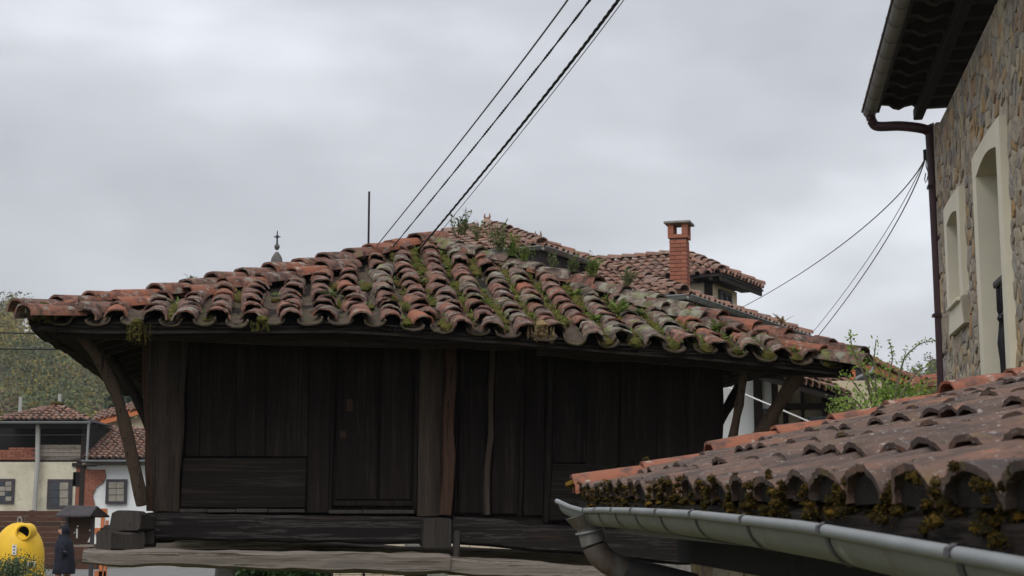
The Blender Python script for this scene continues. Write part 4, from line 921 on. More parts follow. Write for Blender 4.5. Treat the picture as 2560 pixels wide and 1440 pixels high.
gm, gb = gutter_mesh([gp0.lerp(gp1, i / 10) for i in range(11)], HNL, .075, bead=.012); g2 = gm.build('gutter', 'gutter_grey', S, smooth=True, recalc=True); gb.build('gutter_bead', 'pipe_brown', g2, smooth=True)
for k in range(15): strap_mesh(gp0.lerp(gp1, (k + .6) / 15.2), HW, HNL, .075, .03, .004, .012).build('gutter_bracket', 'zinc_dark', g2, smooth=True)
c0 = ro(-.30, OVH + .10, -.09); c1 = hp(-.08, .05, ZS - .28)
m = MB(); m.tube(curve([c0, c0 + Vector((.02, 0, -.07)), c0 + Vector((.08, 0, -.12)), c0.lerp(c1, .5) + Vector((0, 0, -.03)), c1 + Vector((-.10, 0, .03)), c1 + Vector((-.02, 0, -.01)), c1 + Vector((.0, 0, -.10)), c1 + Vector((0.02, 0, -2.0)), hp(-.08, .05, 0)]), .055, 12); dp = m.build('downpipe', 'pipe_brown', S, smooth=True)
for z in (ZS - .9, ZS - 2.3): MB().cbox(hp(-.08, .04, z), HW * .13, HNL * .13, ez * .03).build('pipe_clip', 'pipe_brown', dp)
br = at(2316, 388, 16.25)
m = MB(); m.tube([hp(-.02, .0, br.z + .04), br], .012, 6); m.tube([br + Vector((0, 0, .06)), br - Vector((0, 0, .05))], .035, 8); m.build('cable_bracket', 'cable_black', S)

# ------------------------------------------------------------------ the houses behind the granary
E1 = Vector((.463, .886, 0)); E2 = Vector((-.886, .463, 0)); UPZ = Vector((0, 0, 1))
FT = tile_set('roof_tile', 'far_tile', 6, L=.42, w=.21, h=.095, t=.02, seg=5, rough=.005, seed=400)
FH = tile_set('ridge_tile', 'far_tile', 4, L=.46, w=.25, h=.11, t=.02, seg=5, rough=.004, seed=420)
def hip_roof(P, K, a1, a2, rise, sides=('r', 'l'), cap=320, sp=.255, seed=0, step=.31, over=.0, tiles=None):
    """K eave corner nearest us; a1 along E1 (right face), a2 along E2 (left face). Ridge runs along the longer side."""
    h = min(a1, a2) / 2; sl = rise / h; ang = math.atan(sl); tl = tiles or FT
    SL = lambda x, y: K + E2 * (a2 - x) + E1 * (y * math.cos(ang)) + UPZ * (y * math.sin(ang))        # left-front slope, eave along E2
    SR = lambda x, y: K + E1 * x + E2 * (y * math.cos(ang)) + UPZ * (y * math.sin(ang))               # right slope, eave along E1
    if 'l' in sides: lay_tiles(P, SL, [sp * (i + .5) for i in range(int(a2 / sp))], lambda x: (-.04, min(h, x, a2 - x) / math.cos(ang)), step, tl, 'roof_tile', seed=seed, lift=.035, base=-.015, rot=.04)
    if 'r' in sides: lay_tiles(P, SR, [sp * (i + .5) for i in range(int(a1 / sp))], lambda x: (-.04, min(h, x, a1 - x) / math.cos(ang)), step, tl, 'roof_tile', seed=seed + 1, lift=.035, base=-.015, rot=.04)
    c00, c10, c11, c01 = K, K + E1 * a1, K + E1 * a1 + E2 * a2, K + E2 * a2
    if a2 >= a1: r0, r1 = K + E1 * h + E2 * h, K + E1 * h + E2 * (a2 - h)
    else: r0, r1 = K + E1 * h + E2 * h, K + E1 * (a1 - h) + E2 * h
    r0, r1 = r0 + UPZ * rise, r1 + UPZ * rise
    m = MB(); 
    if a2 >= a1: m.add([c00, c10, c11, c01, r0, r1], [(0, 1, 4), (1, 2, 5, 4), (2, 3, 5), (3, 0, 4, 5), (3, 2, 1, 0)])
    else: m.add([c00, c10, c11, c01, r0, r1], [(0, 1, 5, 4), (1, 2, 5), (2, 3, 4, 5), (3, 0, 4), (3, 2, 1, 0)])
    m.build('roof_deck', 'soffit_dark', P)
    line_tiles(P, (c00 + UPZ * .07, r0 + UPZ * .07), FH, 'hip_tile', seed=seed + 2)
    if (r1 - r0).length > .5: line_tiles(P, (r1 + UPZ * .06, r0 + UPZ * .06), FH, 'ridge_tile', seed=seed + 3)
    line_tiles(P, ((c10 if a2 >= a1 else c10) + UPZ * .07, (r0 if a2 >= a1 else r1) + UPZ * .07), FH, 'hip_tile', seed=seed + 4)
    line_tiles(P, (c01 + UPZ * .07, (r1 if a2 >= a1 else r0) + UPZ * .07), FH, 'hip_tile', seed=seed + 5)
    return r0, r1
def zinc_eave(P, K, a1, a2, mat, r=.07):
    for d, L_, out in ((E1, a1, -E2), (E2, a2, -E1)):
        gm, gb = gutter_mesh([K + out * .09 + d * (-.09 + (L_ + .09) * i / 4) - UPZ * .02 for i in range(5)], out, r, bead=.016, seg=8); g = gm.build('gutter', mat, P, smooth=True, recalc=True); gb.build('gutter_bead', mat, g, smooth=True)
        for k in range(int(L_ / .55)): strap_mesh(K + out * .09 + d * (.3 + k * .55) - UPZ * .02, d, out, r, .03, .004, .016).build('gutter_bracket', 'zinc_dark', g)
def box_walls(P, K, a1, a2, inset, z1, mat, name='wall'):
    o = K + (E1 + E2) * inset; o = Vector((o.x, o.y, 0)); MB().box(o, E1 * (a1 - 2 * inset), E2 * (a2 - 2 * inset), UPZ * z1).build(name, mat, P)
# A: pyramid roof with pointed finials
KA = at(1352, 617, 30.0); aA = 5.37; apx = KA + (E1 + E2) * aA / 2; riseA = at(1216, 568, apx.y).z - KA.z
A = thing('farmhouse', Vector((apx.x, apx.y, 0)), 'house whose pyramid tile roof with pointed finials shows behind the granary peak', 'house', 'village houses behind the granary')
rA, _ = hip_roof(A, KA, aA, aA, riseA, seed=500); zinc_eave(A, KA, aA, aA, 'gutter_grey'); box_walls(A, KA, aA, aA, .6, KA.z - .1, 'cream_wall')
def finial(P, c):
    MB().lathe(c, [(.14, 0), (.10, .06), (.05, .09), (.05, .11), (.03, .13)], 8).build('finial', 'far_tile', P, smooth=True)
    for s in (-1, 1): MB().tube([c + Vector((s * .03, 0, .08)), c + Vector((s * .06, 0, .14)), c + Vector((s * .05, 0, .22))], [.03, .025, .006], 6).build('finial_horn', 'far_tile', P, smooth=True)
finial(A, rA + UPZ * .10); finial(A, KA + UPZ * .13 + (E1 + E2) * .12)
fa = MB(); fa.box(KA - UPZ * .34 + (E1 + E2) * .04, E1 * (aA - .1), E2 * .04, UPZ * .26); fa.box(KA - UPZ * .34 + (E1 + E2) * .04 + E2 * .04, E2 * (aA - .2), E1 * .04, UPZ * .26); fa.build('fascia', 'rafter_brown', A)
# C: front wing with the brick chimney
KC = at(1712, 738, 28.0); aC = 7.98; apc = KC + (E1 + E2) * aC / 2; riseC = at(1450, 652, apc.y).z - KC.z
C = thing('farmhouse', Vector((apc.x, apc.y, 0)), 'house wing with tall red brick chimney and zinc gutter corner', 'house', 'village houses behind the granary')
hip_roof(C, KC, aC, aC, riseC, seed=520, sp=.262); zinc_eave(C, KC, aC, aC, 'gutter_grey'); box_walls(C, KC, aC, aC, .55, KC.z - .1, 'cream_wall')
# chimney, brick by brick
cc = at(1699, 640, 31.0); cw = .35; zb = 6.0; zt = at(1699, 599, 31.0).z; ch_ = 0.083
ca, cb2 = Vector((.905, -.425, 0)), Vector((.425, .905, 0))
ca, cb2 = Vector((.957, -.29, 0)), Vector((.29, .957, 0))
o = Vector((cc.x, cc.y, 0)) - ca * cw / 2 - cb2 * cw / 2
core = MB().box(o + ca * .012 + cb2 * .012 + UPZ * zb, ca * (cw - .024), cb2 * (cw - .024), UPZ * (zt - zb)).build('chimney', 'brick_mortar', C)
BM = []
for k in range(4):
    m = MB(); m.box((-.5, -.5, -.5), (1, 0, 0), (0, 1, 0), (0, 0, 1)); me = m.mesh('brick', bevel=.04); me.materials.append(MATS['brick']); BM.append(me)
rng = random.Random(9); nc = int((zt - zb) / ch_)
def brick(P, c, lx, dy, dz, ax, ay):
    M_ = mat4(c, ax, ay, UPZ) @ Matrix.Diagonal((lx, dy, dz, 1)); return link('brick', rng.choice(BM), M_, P)
for k in range(nc):
    z = zb + (k + .5) * ch_
    for ax, ay, org in ((ca, cb2, o), (cb2, -ca, o + ca * cw), (ca, -cb2, o + cb2 * cw), (cb2, ca, o)):
        j = .5 + (.17 if k % 2 else -.17); segs = ((.0, j), (j, 1.0))
        for s0, s1 in segs: brick(core, org + ax * cw * (s0 + s1) / 2 + ay * (.022 + rng.uniform(-.004, .002)) + UPZ * z, cw * (s1 - s0) - .008, .05, ch_ - .012, ax, ay)
# cowl: four corner piers carrying a slab
cw2 = .41; o2 = Vector((cc.x, cc.y, zt)) - ca * cw2 / 2 - cb2 * cw2 / 2; zc = at(1699, 563, 31.0).z
for k in range(1): MB().box(o2 + UPZ * (k * .083 + .003) + ca * .0, ca * cw2, cb2 * cw2, UPZ * .078).build('brick_course', 'brick', core, bevel=.006)
zo = .083; 
for dx in (0, cw2 - .12):
    for dy in (0, cw2 - .12):
        MB().box(o2 + ca * dx + cb2 * dy + UPZ * zo, ca * .12, cb2 * .12, UPZ * (zc - zt - zo)).build('cowl_pier', 'brick', core, bevel=.006)
MB().box(o2 - ca * .07 - cb2 * .07 + UPZ * (zc - zt), ca * (cw2 + .14), cb2 * (cw2 + .14), UPZ * .05).build('cowl_slab', 'stone_grey', core, bevel=.008)
# B: upper block with the window under the eaves
KB = at(1806, 682, 36.0); a1B, a2B = 3.1, 7.0; hB = a1B / 2; rB = KB + (E1 + E2) * hB; riseB = at(1728, 640, rB.y).z - KB.z
Bq = thing('farmhouse', Vector((rB.x, rB.y, 0)), 'upper cream house block with dark soffit and small window right of the chimney', 'house', 'village houses behind the granary')
hip_roof(Bq, KB, a1B, a2B, riseB, seed=540, sp=.25)
o = KB + (E1 + E2) * .52; o.z = 0; zw = KB.z - .12
m = MB(); m.box(o, E1 * (a1B - 1.1), E2 * (a2B - 1.0), UPZ * zw); m.build('wall', 'cream_light', Bq)
MB().box(o - (E1 + E2) * .03 + UPZ * (zw - 2.4), E1 * .16, E2 * .16, UPZ * 2.4).build('corner_timber', 'timber_dark', Bq)
wq = o + E1 * .58 - E2 * .012 + UPZ * (zw - 1.3)
f = MB()
for q in ((0, .09, 0, 1.2), (.74, .83, 0, 1.2), (.09, .74, 0, .09), (.09, .74, 1.11, 1.2), (.38, .45, .09, 1.11)): f.box(wq + E1 * q[0] + UPZ * q[2], E1 * (q[1] - q[0]), UPZ * (q[3] - q[2]), -E2 * .07)
wd = f.build('window', 'zinc_dark', Bq); MB().box(wq + E1 * .05 + UPZ * .05 - E2 * .0, E1 * .73, UPZ * 1.1, -E2 * .03).build('pane', 'glass_dark', wd)
m = MB(); m.hexa([KB - UPZ * .06, KB + E1 * a1B - UPZ * .06, KB + E1 * a1B + E2 * .6 - UPZ * .06, KB + E2 * .6 - UPZ * .06, KB - UPZ * .02, KB + E1 * a1B - UPZ * .02, KB + E1 * a1B + E2 * .6 - UPZ * .02, KB + E2 * .6 - UPZ * .02]); m.build('soffit', 'rafter_brown', Bq, recalc=True)
m = MB(); m.box(KB - UPZ * .18 + E2 * .03, E1 * (a1B - .03), E2 * .05, UPZ * .21); m.box(KB - UPZ * .08 + E1 * .03 + E2 * .12, E2 * (a2B - .2), E1 * .05, UPZ * .11); m.build('fascia', 'timber_dark', Bq)
for k in range(14): beam(KB + E2 * (.3 + k * .5) + E1 * .02 - UPZ * .10, KB + E2 * (.3 + k * .5) + E1 * .6 - UPZ * .08, .09, .10, n=2, jit=.003).build('rafter_tail', 'timber_dark', Bq)

# D: white half-timbered house seen under the right overhang, with its porch roof
DU = Vector((.985, -.17, 0)); DV = Vector((.17, .985, 0)); D0 = at(1735, 1100, 24.0); D0.z = 0
D = thing('timbered_house', D0 + DU * 2, 'white half timbered house with dark posts seen under the right overhang', 'house', 'village houses behind the granary')
def dq(x, n, z): return D0 + DU * x - DV * n + UPZ * z
def dx(px, py, n=0): q = hit(px, py, D0 - DV * n, DV); return (q - D0).dot(DU), q.z
dzt = dx(1850, 940)[1]
x1 = dx(1930, 1000)[0]
MB().box(dq(-1.3, 0, 0), DU * (x1 + 1.3), UPZ * dzt, DV * 4).build('wall', 'white_wall', D)
MB().box(dq(-1.32, .04, 0), DU * (x1 + 1.33), UPZ * 1.55, DV * .1).build('plinth', 'stone_grey', D)
for a, b in ((1884, 1906), (1929, 1946)): xa, xb = dx(a, 1000)[0], dx(b, 1000)[0]; MB().box(dq(xa, .05, 0), DU * (xb - xa), UPZ * (dzt), DV * .1).build('timber_post', 'timber_dark', D, bevel=.01)
xa, xb = dx(1944, 1000)[0], dx(2220, 1000)[0]; zp = dx(2000, 1035)[1]
MB().box(dq(xa, -1.2, 0), DU * (xb - xa), UPZ * dzt, DV * .2).build('porch_wall', 'cream_wall', D)
for a, b, y in ((1958, 1972, 0), (2005, 2014, 0), (2060, 2075, 0)): xa2, xb2 = dx(a, 1000)[0], dx(b, 1000)[0]; MB().box(dq(xa2, -1.1, 0), DU * (xb2 - xa2), UPZ * dzt, DV * .08).build('timber_post', 'timber_dark', D)
xa2, xb2 = dx(1944, 1000)[0], dx(2150, 1000)[0]; z0_ = dx(2000, 1000)[1]; MB().box(dq(xa2, -1.05, z0_ - .08), DU * (xb2 - xa2), UPZ * .10, DV * .08).build('timber_rail', 'timber_dark', D)
xa2, xb2 = dx(2026, 1040)[0], dx(2085, 1040)[0]; MB().box(dq(xa2, -1.06, .6), DU * (xb2 - xa2), UPZ * (dx(2040, 1030)[1] - .6), DV * .06).build('window', 'glass_dark', D)
xa2, xb2 = dx(1911, 1040)[0], dx(1925, 1040)[0]; z1_ = dx(1918, 1022)[1]; wdo = MB().box(dq(xa2 - .05, .04, z1_ - 1.15), DU * (xb2 - xa2 + .1), UPZ * 1.15, DV * .06).build('window', 'slate_dark', D); MB().box(dq(xa2, .06, z1_ - 1.1), DU * (xb2 - xa2), UPZ * 1.05, DV * .02).build('pane', 'zinc', wdo)
# porch roof: eave runs down-right away from us
e0, e1 = at(1985, 962, 23.3), at(2190, 1020, 25.6)
ed = (e1 - e0).normalized(); eu = Vector((-.15, .95, .0)).normalized(); eu = (eu + UPZ * .40).normalized()
e0 = e0 - ed * 2.0
PS = lambda x, y: e0 + ed * x + eu * y
lay_tiles(D, PS, [.12 + .225 * i for i in range(int((e1 - e0).length / .225))], lambda x: (0, 1.0), .29, FT, 'roof_tile', seed=560, lift=.04, base=.03, rot=.05)
m = MB(); Lr = (e1 - e0).length; d_ = -UPZ * .07; m.hexa([PS(0, 0), PS(Lr, 0), PS(Lr, 1.1), PS(0, 1.1), PS(0, 0) + d_, PS(Lr, 0) + d_, PS(Lr, 1.1) + d_, PS(0, 1.1) + d_]); m.build('porch_deck', 'timber_dark', D, recalc=True)
# E: brown house with the orange verge further right
Ex = thing('orange_roof_house', at(2200, 1275, 33) * 1.0, 'brown boarded house with orange verge tiles and bent downpipe behind the shrub', 'house', 'village houses behind the granary')
Ex.location.z = 0; WORLD[Ex.name] = Matrix.Translation(Ex.location)
ea, eb = at(2055, 858, 30.0), at(2280, 955, 33.5)
ev = (eb - ea); evn = ev.normalized(); back = Vector((.35, .94, .0)).normalized()
m = MB(); lo = lambda p: Vector((p.x, p.y, 0))
wa, wb = ea + evn * .2, eb - evn * .4
m.add([lo(wa), lo(wb), wb - UPZ * .12, wa - UPZ * .12], [(0, 1, 2, 3)]); m2_ = MB(); m2_.add([lo(wa), lo(wb), wb - UPZ * .12, wa - UPZ * .12] + [p + back * 4 for p in (lo(wa), lo(wb), wb - UPZ * .12, wa - UPZ * .12)], [(0, 1, 2, 3), (7, 6, 5, 4), (0, 4, 5, 1), (1, 5, 6, 2), (2, 6, 7, 3), (3, 7, 4, 0)])
m2_.build('wall', 'slate_dark', Ex, recalc=True)
up_ = evn.cross(back); up_ = up_ if up_.z > 0 else -up_
OT = tile_set('verge_tile', 'orange_tile', 4, L=.46, w=.24, h=.10, t=.02, seg=6, seed=600)
line_tiles(Ex, (eb + up_ * .05 - back * .12, ea + up_ * .05 - back * .12), OT, 'verge_tile', seed=601, step=.36)
SE = lambda x, y: eb + back * x - evn * y + up_ * .02
lay_tiles(Ex, SE, [.12 + .25 * i for i in range(14)], lambda x: (-.1, ev.length), .31, OT, 'roof_tile', seed=602)
m = MB(); m.hexa([eb - back * .25 - UPZ * .16, ea - back * .25 - UPZ * .16, ea - back * .25, eb - back * .25, eb - back * .2 - UPZ * .16, ea - back * .2 - UPZ * .16, ea - back * .2, eb - back * .2]); m.build('verge_board', 'sign_orange', Ex, recalc=True)
b0 = at(2137, 925, 29.6); MB().box(Vector((b0.x, b0.y, 0)) - Vector((2.2, 0, 0)), (2.2, .3, 0), (0, .15, 0), UPZ * (b0.z + .1)).build('porch_wall', 'sign_orange' if False else 'fence_wood', Ex)
MB().box(Vector((b0.x, b0.y, 0)) - Vector((.1, .04, 0)), (.1, 0, 0), (0, .1, 0), UPZ * b0.z).build('post', 'sign_orange', Ex)
MB().tube([at(2184, 918, 29.5), at(2178, 930, 29.5), at(2150, 942, 29.4), at(2139, 948, 29.4), at(2137, 960, 29.4), Vector((at(2137, 990, 29.4).x, 29.4, 0))], .04, 10).build('downpipe', 'gutter_grey', Ex, smooth=True)
# F: tiled ridge just over the outbuilding verge
f0, f1 = at(2285, 975, 20.0), at(2350, 955, 20.0)
Fh = thing('low_shed', Vector((f1.x, 20.5, 0)), 'low shed with ochre ridge tiles left of the stone house', 'shed')
FO = tile_set('ridge_tile', 'orange_tile', 3, L=.3, w=.2, h=.08, t=.016, seg=5, seed=640)
for k in range(3): line_tiles(Fh, (f0 + Vector((0, .25 * k, -.05 + .05 * k)), f1 + Vector((.1, .25 * k, -.02 + .05 * k))), FO, 'roof_tile', seed=641 + k, step=.12, L=.28)
MB().box(Vector((f0.x, f0.y + .1, 0)), f1 * 1 - f0, (0, 1.2, 0), UPZ * (f0.z - .06)).build('wall', 'cream_wall', Fh)
# cream clad wall and things seen through the gap under the granary
cl = thing('clad_wall', Vector((.4, 24, 0)), 'low cream wall of square stone panels glimpsed under the granary', 'wall')
xs = np.arange(-3.0, 1.3, .335); z0c = 0.0
MB().box((-3.0, 24.04, 0), (4.3, 0, 0), (0, .2, 0), (0, 0, 1.55)).build('backing', 'stone_grey', cl)
pm = MB().box((0, 0, 0), (.325, 0, 0), (0, .04, 0), (0, 0, .325)).mesh('panel', bevel=.004); pm.materials.append(flat('panel_cream', (0.55, 0.47, 0.36), .8, .08, 3))
for i, x in enumerate(xs):
    for k in range(5):
        if (x > -1.9 and x < -1.3) or (-.3 < x < .25 and k < 5): continue
        link('panel', pm, Matrix.Translation((x, 24.0, .0 + .335 * k - .1)), cl)

# ------------------------------------------------------------------ village square at the left: houses, fence, container, notice board, person
XR, YF = Vector((1, 0, 0)), Vector((0, 1, 0))
def wx(px, py, Y): p = at(px, py, Y); return p.x, p.z
D1 = 55.0
flat('curtain', (0.27, 0.25, 0.21), .9, .2, 4)
def lbox(P, name, mat, x0, x1, yt, yb, Y, th, bev=0, zb=None):
    a, zt = wx(x0, yt, Y); b, z0 = wx(x1, yb, Y); z0 = z0 if zb is None else zb
    return MB().box((a, Y, z0), (b - a, 0, 0), (0, th, 0), (0, 0, zt - z0)).build(name, mat, P, bevel=bev)
L1 = thing('gallery_house', (wx(105, 1200, D1)[0], D1 + 2, 0), 'old plastered house with dark open gallery, brick parapet and pyramid tile roof', 'house')
# roof
ex0, ze0 = wx(-14, 1054, D1 - .5); ex1, _ = wx(224, 1054, D1 - .5); hw_ = (ex1 - ex0) / 2; apz = at(105, 1020, D1 + hw_).z; ang = math.atan((apz - ze0) / hw_)
SLf = lambda x, y: Vector((ex0 + x, D1 - .5 + y * math.cos(ang), ze0 + y * math.sin(ang)))
SLr = lambda x, y: Vector((ex1 - y * math.cos(ang), D1 - .5 + x, ze0 + y * math.sin(ang)))
LT = tile_set('roof_tile', 'far_tile', 5, L=.42, w=.18, h=.09, t=.02, seg=5, seed=700)
lay_tiles(L1, SLf, [.1 + .215 * i for i in range(int(2 * hw_ / .215))], lambda x: (-.03, min(x, 2 * hw_ - x, hw_) / math.cos(ang)), .3, LT, 'roof_tile', seed=701, lift=.045, base=.03)
m = MB(); cs = [Vector((ex0, D1 - .5, ze0)), Vector((ex1, D1 - .5, ze0)), Vector((ex1, D1 - .5 + 2 * hw_, ze0)), Vector((ex0, D1 - .5 + 2 * hw_, ze0)), Vector(((ex0 + ex1) / 2, D1 - .5 + hw_, apz))]
m.add(cs, [(0, 1, 4), (1, 2, 4), (2, 3, 4), (3, 0, 4), (3, 2, 1, 0)]); m.build('roof_deck', 'soffit_dark', L1)
for c in (cs[0], cs[1]): line_tiles(L1, (c + UPZ * .05, cs[4] + UPZ * .05), LT, 'hip_tile', seed=703)
blobm = MB(); blob(blobm, cs[4] + UPZ * .12, .25, random.Random(1), 8, 4, .4, (0, 0, 1), .4); blobm.build('moss_cap', 'moss', L1, smooth=True)
gm, gb = gutter_mesh([Vector((lerp(ex0 - .2, ex1 + .05, i / 5), D1 - .6, ze0 - .02)) for i in range(6)], (0, -1, 0), .06, bead=.012, seg=6); gl = gm.build('gutter', 'zinc', L1, recalc=True); gb.build('gutter_bead', 'zinc', gl)
lbox(L1, 'eave_beam', 'timber_dark', -14, 222, 1057, 1070, D1 - .2, .2)
MB().tube([at(222, 1056, D1 - .55), at(217, 1150, D1 - .5)], .045, 8).build('downpipe', 'zinc', L1)
lbox(L1, 'wall', 'plaster_old', -14, 180, 1155, 1430, D1, .3, zb=0)
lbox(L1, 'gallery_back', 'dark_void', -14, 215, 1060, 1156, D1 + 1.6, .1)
lbox(L1, 'gallery_floor', 'timber_dark', -14, 218, 1150, 1157, D1 + .02, 1.7)
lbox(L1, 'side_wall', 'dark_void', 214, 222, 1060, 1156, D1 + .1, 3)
for k in range(6):
    yk = 1119 + k * 6; x0 = 22 if k == 0 else -14
    for q in range(5):
        xa = x0 + (q - .5 * (k % 2)) * 21
        if xa < 88: lbox(L1, 'brick', 'brick', max(xa, x0), min(xa + 19.5, 90), yk, yk + 5, D1 + .02, .12)
lbox(L1, 'parapet', 'brick_mortar', -14, 90, 1126, 1156, D1 + .05, .1)
for k, (ya, yb) in enumerate(((1112, 1122), (1123, 1131), (1132, 1141), (1142, 1151))): lbox(L1, 'gallery_board', 'wood_grey', 98, 204, ya, yb, D1 + .02 + .01 * (k % 2), .05)
lbox(L1, 'gallery_post', 'timber_dark', 204, 213, 1070, 1155, D1, .12)
MB().tube([at(95, 1062, D1 - .15), at(94, 1155, D1 - .2), at(88, 1240, D1 - .25), at(80, 1430, D1 - .3)], .085, 8).build('gallery_post', 'concrete_pole', L1, smooth=True)
MB().tube([at(-14, 1088, D1 - .1), at(212, 1087, D1 - .1)], .012, 5).build('clothes_line', 'cable_grey', L1)
def lwin(P, x0, x1, y0, y1, Y, nx, ny, frm='slate_dark', glass=None, curtain='curtain'):
    w = lbox(P, 'window', frm, x0, x1, y0, y1, Y - .06, .05); dx_, dy_ = (x1 - x0), (y1 - y0)
    for i in range(nx):
        for k in range(ny):
            a = x0 + dx_ * (.12 + .76 * i / nx) + 1; b = x0 + dx_ * (.12 + .76 * (i + 1) / nx) - 1; c = y0 + dy_ * (.1 + .8 * k / ny) + 1; d = y0 + dy_ * (.1 + .8 * (k + 1) / ny) - 1
            lbox(w_parent(P, w), 'pane', (glass(i, k) if glass else curtain), a, b, c, d, Y - .07, .02)
    return w
def w_parent(P, w): return w
lwin(L1, -8, 34, 1197, 1259, D1, 2, 4, 'slate_dark', lambda i, k: 'curtain' if (i + k) % 3 else 'glass_dark')
lwin(L1, 119, 178, 1198, 1272, D1, 2, 3, 'slate_dark', lambda i, k: 'glass_dark' if i == 0 else 'curtain')
# brick end of the wall with a small dark opening
L2 = thing('patched_house', (wx(280, 1200, D1)[0], D1 + 2, 0), 'white house with peeled plaster showing brick and a lower tile roof', 'house')
xb, _ = wx(205, 1200, D1)
lbox(L2, 'wall', 'white_wall', 206, 400, 1155, 1430, D1 + .05, .3, zb=0)
a, zt = wx(206, 1172, D1); outline = [(206, 1172), (262, 1176), (265, 1192), (258, 1206), (240, 1218), (231, 1240), (236, 1262), (238, 1285), (206, 1285)]
P_ = [at(x, y, D1) for x, y in outline]; n = len(P_); m = MB(); m.add([p - YF * .01 for p in P_] + [p + YF * .06 for p in P_], [tuple(range(n))] + [(i, (i + 1) % n, n + (i + 1) % n, n + i) for i in range(n)]); m.build('brick_patch', 'brick_mortar', L2, recalc=True)
for k in range(18):
    yk = 1174 + k * 6.2
    xr = interp([(1172, 262), (1192, 264), (1206, 257), (1218, 240), (1240, 232), (1262, 236), (1285, 238)], yk + 3)
    xa = 206 - (8 if k % 2 else 0)
    while xa < xr - 4: lbox(L2, 'brick', 'brick', max(206, xa), min(xa + 15.5, xr), yk, yk + 5.4, D1 - .025, .05); xa += 16.5
lbox(L2, 'brick_pier', 'brick', 180, 206, 1163, 1430, D1 + .02, .3, zb=0); lbox(L2, 'opening', 'dark_void', 183, 203, 1180, 1216, D1 - .0, .05); lbox(L2, 'timber_post', 'timber_dark', 201, 207, 1150, 1300, D1 - .05, .05); lbox(L2, 'lintel', 'timber_dark', 180, 240, 1157, 1166, D1 - .08, .1)
lwin(L2, 265, 316, 1198, 1260, D1, 2, 3, 'slate_dark', None, 'curtain')
re0, rz0 = wx(206, 1150, D1 - .5); re1, _ = wx(420, 1150, D1 - .5); topz = at(280, 1075, D1 + 3.2).z; sl_ = (topz - rz0) / 3.7; an2 = math.atan(sl_)
SL2 = lambda x, y: Vector((re0 + x, D1 - .5 + y * math.cos(an2), rz0 + y * math.sin(an2)))
lay_tiles(L2, SL2, [.1 + .215 * i for i in range(int((re1 - re0) / .215))], lambda x: (-.03, 3.7 / math.cos(an2)), .3, LT, 'roof_tile', seed=711, lift=.05, base=.03)
m = MB(); m.hexa([SL2(0, 0), SL2(re1 - re0, 0), SL2(re1 - re0, 3.9), SL2(0, 3.9)] + [p - UPZ * .1 for p in (SL2(0, 0), SL2(re1 - re0, 0), SL2(re1 - re0, 3.9), SL2(0, 3.9))]); m.build('roof_deck', 'soffit_dark', L2, recalc=True)
gm, gb = gutter_mesh([Vector((lerp(re0, re1, i / 3), D1 - .6, rz0 - .02)) for i in range(4)], (0, -1, 0), .06, bead=.012, seg=6); gl = gm.build('gutter', 'zinc', L2, recalc=True); gb.build('gutter_bead', 'zinc', gl)
lbox(L2, 'eave_board', 'wood_grey', 206, 400, 1153, 1163, D1 - .2, .1)
# third house behind with orange verge and a steel flue
D3 = 62.0
L3 = thing('cream_gable_house', (wx(330, 1100, D3)[0], D3 + 2, 0), 'cream house with orange roof edge and steel flue behind the granary corner post', 'house')
P_ = [at(x, y, D3) for x, y in ((228, 1275), (420, 1275), (420, 1020), (340, 1046), (228, 1062))]; P_ = [Vector((p.x, D3, 0 if i < 2 else p.z)) for i, p in enumerate(P_)]
m = MB(); m.add(P_ + [p + YF * 5 for p in P_], [tuple(range(5)), tuple(range(9, 4, -1))] + [(i, (i + 1) % 5, 5 + (i + 1) % 5, 5 + i) for i in range(5)]); m.build('wall', 'cream_wall', L3, recalc=True)
va, vb = at(226, 1060, D3 - .4), at(420, 1006, D3 - .4); vd = (vb - va); sv = Vector((0, .97, .0))
SL3 = lambda x, y: va + vd.normalized() * x + Vector((0, y * .93, y * .37))
lay_tiles(L3, SL3, [.1 + .22 * i for i in range(int(vd.length / .22))], lambda x: (0, 1.2), .3, FT, 'roof_tile', seed=721)
m = MB(); m.hexa([SL3(0, 0), SL3(vd.length, 0), SL3(vd.length, 1.3), SL3(0, 1.3)] + [p - UPZ * .16 for p in (SL3(0, 0), SL3(vd.length, 0), SL3(vd.length, 1.3), SL3(0, 1.3))]); m.build('roof_deck', 'sign_orange', L3, recalc=True)
fl_ = at(309, 1040, D3 + .6); MB().tube([fl_ - UPZ * .3, at(309, 1006, D3 + .6)], .09, 10).build('flue', 'zinc', L3, smooth=True); MB().tube([at(309, 1006, D3 + .6), at(309, 999, D3 + .6)], .12, 10).build('flue_cap', 'zinc_dark', L3, smooth=True)

# wooden fence
DF = 50.0; fe = thing('plank_fence', (wx(120, 1400, DF)[0], DF, 0), 'brown fence of horizontal planks in front of the old houses', 'fence')
fx0, fz1 = wx(-310, 1277, DF); fx1, _ = wx(248, 1277, DF); nP = 11
flat('fence_dark', (0.05, 0.026, 0.018), .85, .3, 3, stretch=(1, 1, 12))
for k in range(nP):
    z = fz1 * k / nP
    for q in range(6):
        xa, xb_ = lerp(fx0, fx1, q / 6), lerp(fx0, fx1, (q + 1) / 6)
        MB().box((xa + .01, DF + .01 * ((k + q) % 2), z + .002), (xb_ - xa - .012, 0, 0), (0, .05, 0), (0, 0, fz1 / nP - .004)).build('plank', 'fence_wood' if (k * 3 + q * 5) % 4 else 'fence_dark', fe, bevel=.006)
for px in (-308, -216, -124, -28, 76, 170, 246): x, _ = wx(px, 1300, DF); MB().box((x - .06, DF + .06, 0), (.12, 0, 0), (0, .12, 0), (0, 0, fz1 + .02)).build('post', 'timber_dark', fe)

